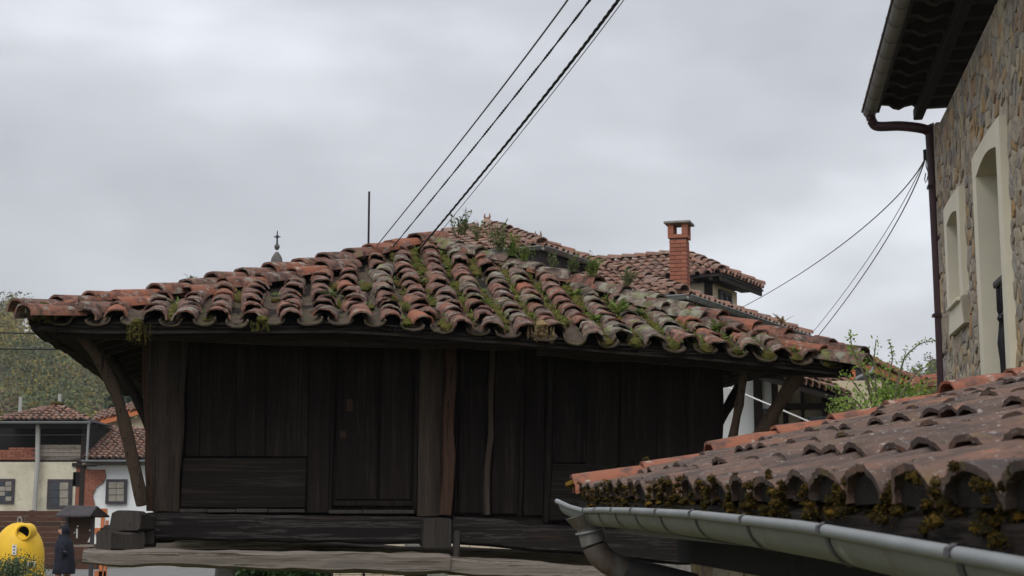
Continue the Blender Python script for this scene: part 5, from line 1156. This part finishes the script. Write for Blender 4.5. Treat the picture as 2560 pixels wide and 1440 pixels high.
# yellow igloo recycling container
DI = 44.0; ic = at(44, 1420, DI); ic.z = 0
ig = thing('recycling_container', ic, 'bright yellow igloo recycling container with round hole, behind the grey green bush', 'recycling container'); tp = at(44, 1306, DI).z
R0 = .72; prof = [(R0 + .04, .02), (R0 + .04, .10), (R0, .12), (R0 + .005, .45), (R0 - .01, .75), (R0 - .06, .95), (R0 - .14, 1.13), (R0 - .25, 1.28), (R0 - .38, 1.40), (R0 - .52, 1.475), (R0 - .64, 1.50), (.01, 1.505)]
k_ = (tp) / 1.505; MB().lathe(ic, [(r, z * k_) for r, z in prof], 40).build('shell', 'yellow_plastic', ig, smooth=True, sharp=30)
def igp(px, py, R): # point on the shell front
    q = at(px, py, DI); dx_ = q.x - ic.x; return Vector((q.x, DI - math.sqrt(max(.01, R * R - dx_ * dx_)), q.z))
hc = at(58, 1331, DI - .56)
MB().loft([[hc + Vector((r * math.cos(2 * math.pi * k / 24), y, r * math.sin(2 * math.pi * k / 24))) for k in range(24)] for r, y in ((.26, .42), (.235, .06), (.215, -.02), (.178, -.02), (.17, .0), (.17, .2))], caps=False).build('hole_collar', 'yellow_plastic', ig, smooth=True, recalc=True)
flat('hole_dark', (0.10, 0.02, 0.008), .8, .3, 6); MB().loft([[hc + Vector((r * math.cos(2 * math.pi * k / 24), .10, r * math.sin(2 * math.pi * k / 24))) for k in range(24)] for r in (.172, .001)]).build('hole', 'hole_dark', ig)
MB().tube([Vector((ic.x - .005 + .06 * math.cos(a), DI, tp + .06 + .09 * math.sin(a))) for a in np.linspace(0, 6.28, 13)], .018, 6).build('lifting_ring', 'zinc', ig, smooth=True)
st = igp(57, 1373, .74); MB().cbox(st + Vector((0, -.02, 0)), (.12, 0, 0), (0, .012, 0), (0, 0, .28)).build('sticker', 'paper', ig)
for k in range(3): MB().cbox(st + Vector((0, -.03, -.09 + .09 * k)), (.05, 0, 0), (0, .006, 0), (0, 0, .05)).build('sticker_mark', 'gutter_grey', ig)
st = igp(92, 1408, .74); q = MB(); q.cbox(st + Vector((.0, -.03, 0)), (.20, .10, 0), (-.006, .012, 0), (0, 0, .13)); q.build('sticker', 'paper', ig)
tri = MB(); c = st + Vector((-.04, -.065, -.045)); tri.add([c, c + Vector((.09, .045, 0)), c + Vector((.05, .025, .085)), c + YF * .01, c + Vector((.09, .055, 0)), c + Vector((.05, .035, .085))], [(0, 1, 2), (5, 4, 3), (0, 3, 4, 1), (1, 4, 5, 2), (2, 5, 3, 0)]); tri.build('sticker_mark', 'black_paint', ig)

# notice board with a little pitched roof
DN = 36.0; nb = thing('notice_board', (wx(213, 1400, DN)[0], DN, 0), 'dark wooden notice board with small pitched roof and torn papers', 'notice board')
def npt(px, py, dy=0): p = at(px, py, DN); return Vector((p.x, DN + dy, p.z))
a, b = npt(150, 1288, -.42), npt(236, 1288, -.42); c, d = npt(168, 1263), npt(243, 1265)
rt = MB(); th = Vector((0, 0, -.035))
for A_, B_, C_, D_ in ((a, b + Vector((.02, 0, 0)), d, c), (npt(172, 1290, .42), npt(262, 1290, .42), d, c)): rt.hexa([A_, B_, D_ * 0 + C_, D_] if False else [A_, B_, C_, D_] + [p + th for p in (A_, B_, C_, D_)])
rt.build('roof', 'slate_dark', nb, recalc=True)
MB().hexa([npt(236, 1290, -.36), npt(243, 1270), npt(258, 1290, .36), npt(247, 1291), npt(234, 1290, -.34), npt(241, 1270, .02), npt(256, 1290, .38), npt(245, 1291, .02)]).build('gable_board', 'timber_dark', nb, recalc=True)
for px in (169, 232): x = npt(px, 1300).x; MB().box((x - .04, DN - .04, 0), (.08, 0, 0), (0, .09, 0), (0, 0, npt(px, 1290).z)).build('post', 'slate_dark', nb)
p0, p1 = npt(172, 1293), npt(230, 1362); MB().box((p0.x, DN, p1.z), (p1.x - p0.x, 0, 0), (0, .05, 0), (0, 0, p0.z - p1.z)).build('board', 'fence_dark', nb)
p0, p1 = npt(165, 1361), npt(236, 1367); MB().box((p0.x, DN - .09, p1.z), (p1.x - p0.x, 0, 0), (0, .14, 0), (0, 0, p0.z - p1.z)).build('ledge', 'wood_grey', nb)
for pts in (((219, 1355), (227, 1338), (228, 1341), (224, 1356)), ((190, 1322), (195, 1321), (194, 1345), (191, 1346)), ((223, 1325), (227, 1323), (227, 1327), (224, 1328)), ((185, 1330), (188, 1330), (188, 1333), (185, 1333)), ((192, 1315), (196, 1313), (196, 1317), (193, 1318))):
    P_ = [npt(x, y, -.008) for x, y in pts]; MB().hexa(P_ + [p + YF * .006 for p in P_]).build('paper_scrap', 'paper', nb, recalc=True)
# orange and white information panel behind it
DP = 40.0; ip = thing('info_panel', (wx(258, 1400, DP)[0], DP, 0), 'white panel on orange posts behind the notice board', 'sign')
for a, b, t_, bo_, mm_ in ((253, 262, 1271, 1440, 'sign_orange'), (264, 270, 1301, 1440, 'sign_orange')):
    x0, z1 = wx(a, t_, DP); x1_, _ = wx(b, t_, DP); MB().box((x0, DP, 0), (x1_ - x0, 0, 0), (0, .08, 0), (0, 0, z1)).build('post', mm_, ip)
lbox(ip, 'panel', 'white_wall', 237, 263, 1294, 1360, DP + .03, .03); lbox(ip, 'stripe', 'sign_orange', 237, 262, 1320, 1336, DP + .0, .025); lbox(ip, 'top_board', 'sign_orange', 247, 268, 1272, 1292, DP + .02, .03)
lbox(ip, 'foot_board', 'sign_orange', 236, 266, 1428, 1450, DP + .0, .04)

# person in a dark hooded coat walking left
DPn = 31.0; pp = at(161, 1400, DPn); pp.z = 0; H = at(160, 1311, DPn).z
pe = thing('person', pp, 'person in long dark navy hooded coat walking left past the notice board', 'person'); s = H / 1.62
def Q(x, y, z): return pp + Vector((x, y, z)) * s
me = bpy.data.meshes.new('body'); J = dict(pel=(0, 0, .86), sp=(-.01, 0, 1.12), ch=(-.02, 0, 1.30), nk=(-.03, 0, 1.40), hd=(-.05, 0, 1.50), ht=(-.05, 0, 1.57),
    hl=(-.02, -.09, .84), kl=(-.13, -.09, .46), al=(-.16, -.09, .08), tl=(-.28, -.09, .03), hr=(.02, .09, .84), kr=(.06, .09, .46), ar=(.17, .09, .10), tr=(.06, .09, .03),
    sl=(-.01, -.13, 1.25), el=(.06, -.20, 1.05), wl=(-.04, -.17, .86), ml=(-.09, -.16, .80), sr=(-.01, .13, 1.25), er=(.04, .20, 1.05), wr=(-.06, .17, .86), mr=(-.11, .16, .80))
rad = dict(pel=.11, sp=.10, ch=.09, nk=.05, hd=.075, ht=.06, hl=.085, kl=.058, al=.04, tl=.035, hr=.085, kr=.058, ar=.04, tr=.035, sl=.045, el=.04, wl=.03, ml=.028, sr=.045, er=.045, wr=.032, mr=.03)
ks = list(J); eg = [('pel', 'sp'), ('sp', 'ch'), ('ch', 'nk'), ('nk', 'hd'), ('hd', 'ht'), ('pel', 'hl'), ('hl', 'kl'), ('kl', 'al'), ('al', 'tl'), ('pel', 'hr'), ('hr', 'kr'), ('kr', 'ar'), ('ar', 'tr'), ('ch', 'sl'), ('sl', 'el'), ('el', 'wl'), ('wl', 'ml'), ('ch', 'sr'), ('sr', 'er'), ('er', 'wr'), ('wr', 'mr')]
me.from_pydata([Q(*J[k]) for k in ks], [(ks.index(a), ks.index(b)) for a, b in eg], []); me.materials.append(MATS['skin'])
bo = link('body', me, Matrix.Identity(4), pe); md = bo.modifiers.new('skin', 'SKIN')
for i, k in enumerate(ks): me.skin_vertices[0].data[i].radius = (rad[k] * s, rad[k] * s); me.skin_vertices[0].data[i].use_root = (k == 'pel')
bo.modifiers.new('sub', 'SUBSURF').levels = 1; bo.modifiers['sub'].render_levels = 2
def ring(cx_, z, rx, ry, n=18, ph=0): return [Q(cx_ + rx * math.cos(2 * math.pi * k / n), ry * math.sin(2 * math.pi * k / n), z + .008 * math.sin(k * 2.3 + z * 9)) for k in range(n)]
m = MB(); m.loft([ring(.0, .64, .22, .25), ring(-.005, .66, .225, .255), ring(.01, .80, .21, .25), ring(.0, .97, .19, .235), ring(-.01, 1.12, .185, .24), ring(-.015, 1.25, .165, .225), ring(-.02, 1.33, .125, .17), ring(-.03, 1.38, .10, .105), ring(-.035, 1.42, .095, .10)])
m.build('coat', 'coat_navy', pe, smooth=True, sharp=70)
for sg, kk in ((-1, 'l'), (1, 'r')):
    m = MB(); A_, B_, C_ = J['s' + kk], J['e' + kk], J['w' + kk]; m.tube([Q(*A_), Q(*(lerp(A_[i], B_[i], .5) for i in range(3))), Q(*B_), Q(*(lerp(B_[i], C_[i], .5) for i in range(3))), Q(*C_)], [.085 * s, .085 * s, .08 * s, .072 * s, .062 * s], 12); m.build('sleeve', 'coat_navy', pe, smooth=True, sharp=70)
HA = math.radians(25)                       # head turned a little towards us
def Qh(x, y, z):
    x += .05; return Q(-.05 + x * math.cos(HA) - y * math.sin(HA), x * math.sin(HA) + y * math.cos(HA), z)
m = MB(); hr_ = []
for k in range(10):
    f = k / 9; th = math.pi * (.02 + .86 * f); z = 1.495 + .122 * math.cos(th); r = .118 * math.sin(th) + (.03 if f > .85 else .004)
    hr_.append([Qh(-.03 + r * math.cos(a), r * .92 * math.sin(a), z) for a in np.linspace(-2.15, 2.15, 17)])
m.loft(hr_, closed=False); hd = m.build('hood', 'coat_navy', pe, smooth=True, recalc=True, sharp=80); sm_ = hd.modifiers.new('solid', 'SOLIDIFY'); sm_.thickness = .02
m = MB(); m.lathe((0, 0, 0), [(.01, -.115), (.05, -.105), (.075, -.06), (.085, 0), (.082, .05), (.05, .095), (.01, .105)], 16); m.v = [tuple(Qh(-.048 + v[0] * .95, v[1] * .85, 1.495 + v[2])) for v in m.v]; m.build('face', 'skin', pe, smooth=True, sharp=80)
m = MB(); m.loft([[Qh(-.126 + d, y * q, z) for y, z in ((-.02, 1.47), (.02, 1.47), (.012, 1.52), (-.012, 1.52))] for d, q in ((0, 1), (-.018, .5))]); m.build('nose', 'skin', pe)
for y in (-.032, .032): m = MB(); m.lathe((0, 0, 0), [(.001, -.01), (.012, 0), (.001, .01)], 8); m.v = [tuple(Qh(-.122 + v[0] * .6, y + v[1], 1.515 + v[2])) for v in m.v]; m.build('eye', 'hair_dark', pe)
m = MB(); m.box((0, 0, 0), (.012, 0, 0), (0, .05, 0), (0, 0, .01)); m.v = [tuple(Qh(-.13 + v[0], v[1] - .025, 1.443 + v[2])) for v in m.v]; m.build('mouth', 'rust', pe)
m = MB(); m.lathe((0, 0, 0), [(.092, -.02), (.094, .01), (.07, .045), (.01, .06)], 14); m.v = [tuple(Qh(-.05 + v[0], v[1] * .9, 1.555 + v[2])) for v in m.v]; m.build('hair', 'hair_dark', pe, smooth=True)
for k, dx_ in (('l', -.22), ('r', .11)): a_ = J['a' + k]; m = MB(); m.loft([[Q(a_[0] + x, a_[1] + y, z) for x, y in ((.07, -.04), (.07, .04), (-.17, .045), (-.17, -.045))] for z in (0.0, .05)] + [[Q(a_[0] + x, a_[1] + y, .11) for x, y in ((.06, -.04), (.06, .04), (-.05, .04), (-.05, -.04))]]); m.build('shoe', 'black_paint', pe, bevel=.01)

# bush in front of the container, ivy hedge under the granary, conifer
pmat('bush_leaf', [(0.3, (0.05, 0.08, 0.04)), (0.7, (0.10, 0.14, 0.07))], scale=3, rnd=[(0, (0.05, 0.085, 0.045)), (.6, (0.10, 0.145, 0.075)), (1, (0.16, 0.17, 0.07))], rnd_mix=.7, bump=0, rough=.7, transl=.2)
pmat('ivy_leaf', [(0.3, (0.025, 0.06, 0.018)), (0.7, (0.06, 0.12, 0.03))], scale=3, rnd=[(0, (0.02, 0.05, 0.015)), (.6, (0.055, 0.12, 0.03)), (1, (0.09, 0.17, 0.045))], rnd_mix=.7, bump=0, rough=.45, spec=.4, transl=.2)
pmat('conifer_leaf', [(0.3, (0.02, 0.035, 0.025)), (0.7, (0.04, 0.065, 0.045))], scale=1, rnd=[(0, (0.018, 0.032, 0.024)), (1, (0.05, 0.075, 0.05))], rnd_mix=.7, bump=0, rough=.8)
pmat('spring_leaf', [(0.3, (0.16, 0.26, 0.04)), (0.7, (0.25, 0.36, 0.07))], scale=6, rnd=[(0, (0.13, 0.22, 0.04)), (.6, (0.24, 0.35, 0.07)), (1, (0.33, 0.42, 0.12))], rnd_mix=.6, bump=0, rough=.6, transl=.4)
pmat('twig', [(0.3, (0.10, 0.08, 0.06)), (0.7, (0.17, 0.14, 0.11))], bump=0, rough=.9)
rng = random.Random(88); DB = 29.0; bc = at(28, 1420, DB)
bu = thing('bush', Vector((bc.x, DB, 0)), 'grey green bush at the lower left corner in front of the yellow container', 'bush'); m = MB()
for _ in range(44):
    c = Vector((bc.x + rng.gauss(0, .19), DB + rng.gauss(0, .17), rng.uniform(.15, .92)))
    pts = [c + Vector((rng.gauss(0, .10), rng.gauss(0, .10), rng.gauss(0, .09))) for _ in range(150)]; leaf_quads(m, pts, .055, rng, .45, .8)
m.build('foliage', 'bush_leaf', bu); t = MB()
for k in range(7): t.tube([Vector((bc.x, DB, 0)), Vector((bc.x + rng.gauss(0, .1), DB + rng.gauss(0, .1), .5)), Vector((bc.x + rng.gauss(0, .25), DB + rng.gauss(0, .2), .95))], [.02, .012, .004], 5)
t.build('stem', 'twig', bu)
iv = thing('ivy_bush', Vector((-2.9, 20.5, 0)), 'dense glossy green ivy bush glimpsed under the granary beams', 'bush'); m = MB()
x0 = at(555, 1400, 20.5).x; x1_ = at(838, 1400, 20.5).x; zt_ = at(700, 1352, 20.5).z
for _ in range(5200): 
    x = rng.uniform(x0, x1_); e_ = min(1, (x - x0) * 3 + .3, (x1_ - x) * 3 + .3); leaf_quads(m, [Vector((x, 20.5 + rng.uniform(0, .5), rng.uniform(.6, 1) ** .7 * zt_ * e_ * 1.04 - rng.uniform(0, .7)))], .075, rng, .7)
m.build('foliage', 'ivy_leaf', iv); MB().box((x0 + .1, 20.85, 0), (x1_ - x0 - .2, 0, 0), (0, .3, 0), (0, 0, zt_ - .12)).build('stem', 'timber_dark', iv)
cn = thing('conifer', Vector((at(300, 1000, 85).x, 85, 0)), 'dark green conifer standing behind the left end of the granary', 'tree'); cx0 = at(300, 1000, 85).x; zc_ = at(300, 905, 85).z
MB().tube([(cx0, 85, 0), (cx0, 85, zc_ * .6), (cx0 + .1, 85, zc_)], [.3, .18, .03], 8).build('trunk', 'twig', cn); m = MB()
for k in range(60):
    z = lerp(1.2, zc_ * .99, (k / 60) ** .85); L_ = (1 - (z / zc_)) * 2.6 + .35; az = k * 2.4; d = Vector((math.cos(az), math.sin(az), -.12))
    for i in range(60): t_ = rng.random(); leaf_quads(m, [Vector((cx0, 85, z)) + d * L_ * t_ + Vector((rng.gauss(0, .16), rng.gauss(0, .16), rng.gauss(0, .10) - .25 * t_))], .28, rng, .35)
m.build('crown', 'conifer_leaf', cn)
for k, (px, yt, yb, Y) in enumerate(((52, 992, 1012, 75), (150, 985, 1020, 72))):
    p = at(px, yt, Y); MB().tube([(p.x, Y, 0), (p.x, Y, p.z)], [.12, .09], 8).build('utility_pole', 'concrete_pole', label=['pale utility pole left of the pyramid roof tip', 'pale utility pole right of the pyramid roof tip'][k], cat='pole', group='utility poles on the slope')

# shrub in fresh leaf between the outbuilding and the stone house
sh = thing('shrub', Vector((at(2190, 1275, 10.5).x, 10.5, 0)), 'young shrub with arching twigs in fresh green leaf before the stone house', 'shrub'); tw = MB(); lv = MB(); rng = random.Random(4)
base = at(2200, 1120, 10.5)
tw.tube([Vector((base.x, 10.5, 0)), base], [.03, .02], 6)
ends = [[(2170, 960), (2130, 870), (2125, 835)], [(2180, 980), (2150, 900), (2120, 862)], [(2190, 970), (2185, 900), (2190, 850)], [(2215, 970), (2232, 900), (2226, 858)], [(2235, 980), (2262, 890), (2300, 858), (2332, 852)], [(2240, 985), (2250, 930), (2265, 880)],
        [(2250, 990), (2290, 930), (2330, 910)], [(2150, 1010), (2105, 975), (2068, 962)], [(2140, 1020), (2100, 1000), (2072, 1012)], [(2165, 1000), (2130, 950), (2105, 935)], [(2210, 990), (2205, 930), (2160, 880)], [(2260, 1010), (2300, 985), (2335, 975)], [(2280, 1010), (2310, 960), (2325, 945)], [(2130, 1030), (2095, 1022), (2080, 1030)],
        [(2195, 1000), (2170, 930), (2140, 905)], [(2230, 1000), (2215, 950), (2210, 905)]]
for i, e_ in enumerate(ends):
    Yo = 10.5 + rng.uniform(-.25, .25); P_ = [base] + [at(x, y, Yo) for x, y in e_]; path = []
    for a, b in zip(P_, P_[1:]):
        for k in range(4): path.append(a.lerp(b, k / 4))
    path.append(P_[-1]); path = [path[0]] + [(path[k - 1] + path[k] * 2 + path[k + 1]) / 4 for k in range(1, len(path) - 1)] + [path[-1]]
    tw.tube(path, [lerp(.009, .0025, k / (len(path) - 1)) for k in range(len(path))], 5)
    for k in range(2, len(path)):
        up_t = k / len(path)
        for _ in range(6): leaf_quads(lv, [path[k] + Vector((rng.gauss(0, .018), rng.gauss(0, .018), rng.gauss(0, .018)))], .028, rng, .45, .3)
for _ in range(26):
    c = at(rng.uniform(2095, 2330), rng.gauss(1012, 14), 10.5 + rng.gauss(0, .2))
    if c.x > at(2200, 1000, 10.5).x and rng.random() < .2: continue
    leaf_quads(lv, [c + Vector((rng.gauss(0, .045), rng.gauss(0, .05), rng.gauss(0, .035))) for _ in range(22)], .028, rng, .5, .3)
for _ in range(30):
    c = at(rng.uniform(2185, 2310), rng.gauss(992, 14), 10.6); leaf_quads(lv, [c + Vector((rng.gauss(0, .045), rng.gauss(0, .05), rng.gauss(0, .035))) for _ in range(32)], .028, rng, .5, .3)
tw.build('twigs', 'twig', sh); lv.build('foliage', 'spring_leaf', sh)

# ------------------------------------------------------------------ cables, mast, church cross
def cable(name, pts, r, strands, mat, label, group, turns=60, n=160):
    P_ = [Vector(p) for p in pts]
    def B_(t): return P_[0] * (1 - t) ** 2 + P_[1] * 2 * t * (1 - t) + P_[2] * t * t
    m = MB()
    for s_ in range(strands):
        path = []
        for i in range(n + 1):
            t = i / n; p = B_(t)
            if strands > 1:
                d = (B_(min(1, t + .01)) - B_(max(0, t - .01))).normalized(); x = d.orthogonal().normalized(); y = d.cross(x); a = 2 * math.pi * (turns * t + s_ / strands); p = p + (x * math.cos(a) + y * math.sin(a)) * r * .75
            path.append(p)
        m.tube(path, r if strands == 1 else r * .72, 6)
    return m.build(name, mat, smooth=True, label=label, cat='cable', group=group)
OG = 'overhead cables crossing the sky'
def mid3(a, b, px, py, Y): c = at(px, py, Y); return [a, c * 2 - (a + b) / 2, b]
a, b = at(880, 690, 17.5), at(1500, -118, 7.0); cable('overhead_cable', mid3(a, b, 1180, 316, 10.05), .0054, 1, 'cable_grey', 'leftmost and thinnest of the three cables rising to the top edge', OG)
a, b = at(930, 680, 17.2), at(1560, -118, 7.0); cable('overhead_cable', mid3(a, b, 1240, 300, 10.0), .006, 2, 'cable_black', 'middle cable of the three rising to the top edge', OG, turns=70)
a, b = at(1000, 680, 17.0), at(1640, -140, 7.0); cable('overhead_cable', mid3(a, b, 1330, 280, 9.9), .0075, 3, 'cable_black', 'thick twisted rightmost cable of the three rising to the top edge', OG, turns=20)
a, b = at(1010, 690, 17.0), at(1648, -128, 7.2); cable('overhead_cable', mid3(a, b, 1342, 282, 10.0), .003, 1, 'cable_grey', 'fine wire running along the thick twisted cable', OG)
a, b = at(-900, 810, 40), at(300, 838, 40); cable('overhead_cable', mid3(a, b, 100, 834, 40), .02, 1, 'cable_black', 'upper of two cables before the left hillside', OG, n=8)
a, b = at(-900, 860, 40), at(300, 868, 40); cable('overhead_cable', mid3(a, b, 100, 873, 40), .022, 1, 'cable_black', 'lower of two cables before the left hillside', OG, n=8)
brp = br
WG = 'wires fixed to the stone house bracket'
e_ = at(1848, 772, 34); cable('service_wire', mid3(brp, e_, 2100, 615, 21), .007, 1, 'cable_grey', 'long wire from the house bracket to the cream upper house', WG, n=30)
e_ = at(2020, 845, 29); cable('service_wire', mid3(brp, e_, 2175, 640, 21), .005, 1, 'cable_grey', 'left of the two steep wires under the house bracket', WG, n=20)
e_ = at(2045, 840, 29); cable('service_wire', mid3(brp, e_, 2200, 625, 21), .008, 1, 'cable_grey', 'right of the two steep wires under the house bracket', WG, n=20)
MB().tube([brp + Vector(p) for p in ((0, 0, -.03), (-.01, 0, -.12), (.015, 0, -.2), (-.005, 0, -.28), (-.02, 0, -.31), (-.03, 0, -.27), (-.015, 0, -.2))], .006, 5).build('wire_loop', 'cable_black', label='short loose wire loop dangling from the house bracket', cat='wire')
a, b = at(1790, 955, 20), at(2060, 1070, 15.5); cable('rope', mid3(a, b, 1925, 1012, 17.5), .008, 2, 'paper', 'white twisted rope slanting under the right overhang', None, turns=24, n=120)
p = at(923, 479, 19.5); MB().tube([(p.x, 19.5, 0), (p.x, 19.5, p.z)], [.016, .0135], 8).build('mast', 'cable_black', label='thin dark vertical mast rising behind the left roof slope', cat='mast')
DC = 60.0; cp = at(692, 640, DC); chb = thing('church_belfry', Vector((cp.x, DC, 0)), 'stone belfry tip with ball and iron cross showing over the left slope', 'belfry')
MB().box((cp.x - 1.2, DC - 1.2, 0), (2.4, 0, 0), (0, 2.4, 0), (0, 0, cp.z - .9)).build('tower', 'church_stone', chb)
MB().lathe((cp.x, DC, cp.z - .9), [(1.2, 0), (.30, .2), (.22, .80), (.14, .95), (.08, 1.03), (.06, 1.06)], 12).build('pinnacle', 'church_stone', chb, smooth=True)
bz = at(692, 617, DC).z; MB().lathe((cp.x, DC, bz), [(.02, -.14), (.08, -.10), (.115, 0), (.08, .09), (.02, .12)], 14).build('ball', 'church_stone', chb, smooth=True)
z0, z1, za = at(692, 605, DC).z, at(692, 577, DC).z, at(692, 592, DC).z
m = MB(); m.tube([(cp.x, DC, z0 - .1), (cp.x, DC, z1)], [.04, .02], 6); m.tube([(cp.x - .13, DC, za), (cp.x + .13, DC, za)], .025, 6)
for s_ in (-1, 1): m.tube([(cp.x - .06 * s_, DC, za - .06), (cp.x + .06 * s_, DC, za + .06)], .012, 5)
m.build('cross', 'cable_black', chb)
# pale shed high on the hillside, bits under the granary
bs = at(1360, 1393, 19); MB().box((bs.x - .15, 19, 0), (.31, 0, 0), (0, .5, 0), (0, 0, bs.z + .035)).build('blue_bin', 'blue_sheet', bevel=.02, label='bright blue lid seen in the gap under the granary', cat='bin')

# ------------------------------------------------------------------ damp air over the valley
hm = bpy.data.materials.new('haze'); hm.use_nodes = True; ht_ = hm.node_tree; ht_.nodes.clear()
ho = ht_.nodes.new('ShaderNodeOutputMaterial'); hv = ht_.nodes.new('ShaderNodeVolumePrincipled')
hv.inputs['Color'].default_value = (0.86, 0.88, 0.91, 1); hv.inputs['Density'].default_value = 0.0003; hv.inputs['Anisotropy'].default_value = 0.0
ht_.links.new(hv.outputs[0], ho.inputs['Volume']); MATS['haze'] = hm
m = MB(); m.box((-465, -70, -50), (930, 0, 0), (0, 565, 0), (0, 0, 125)); m.build('haze', 'haze', kind='stuff', label='thin damp haze hanging in the valley air', cat='haze')
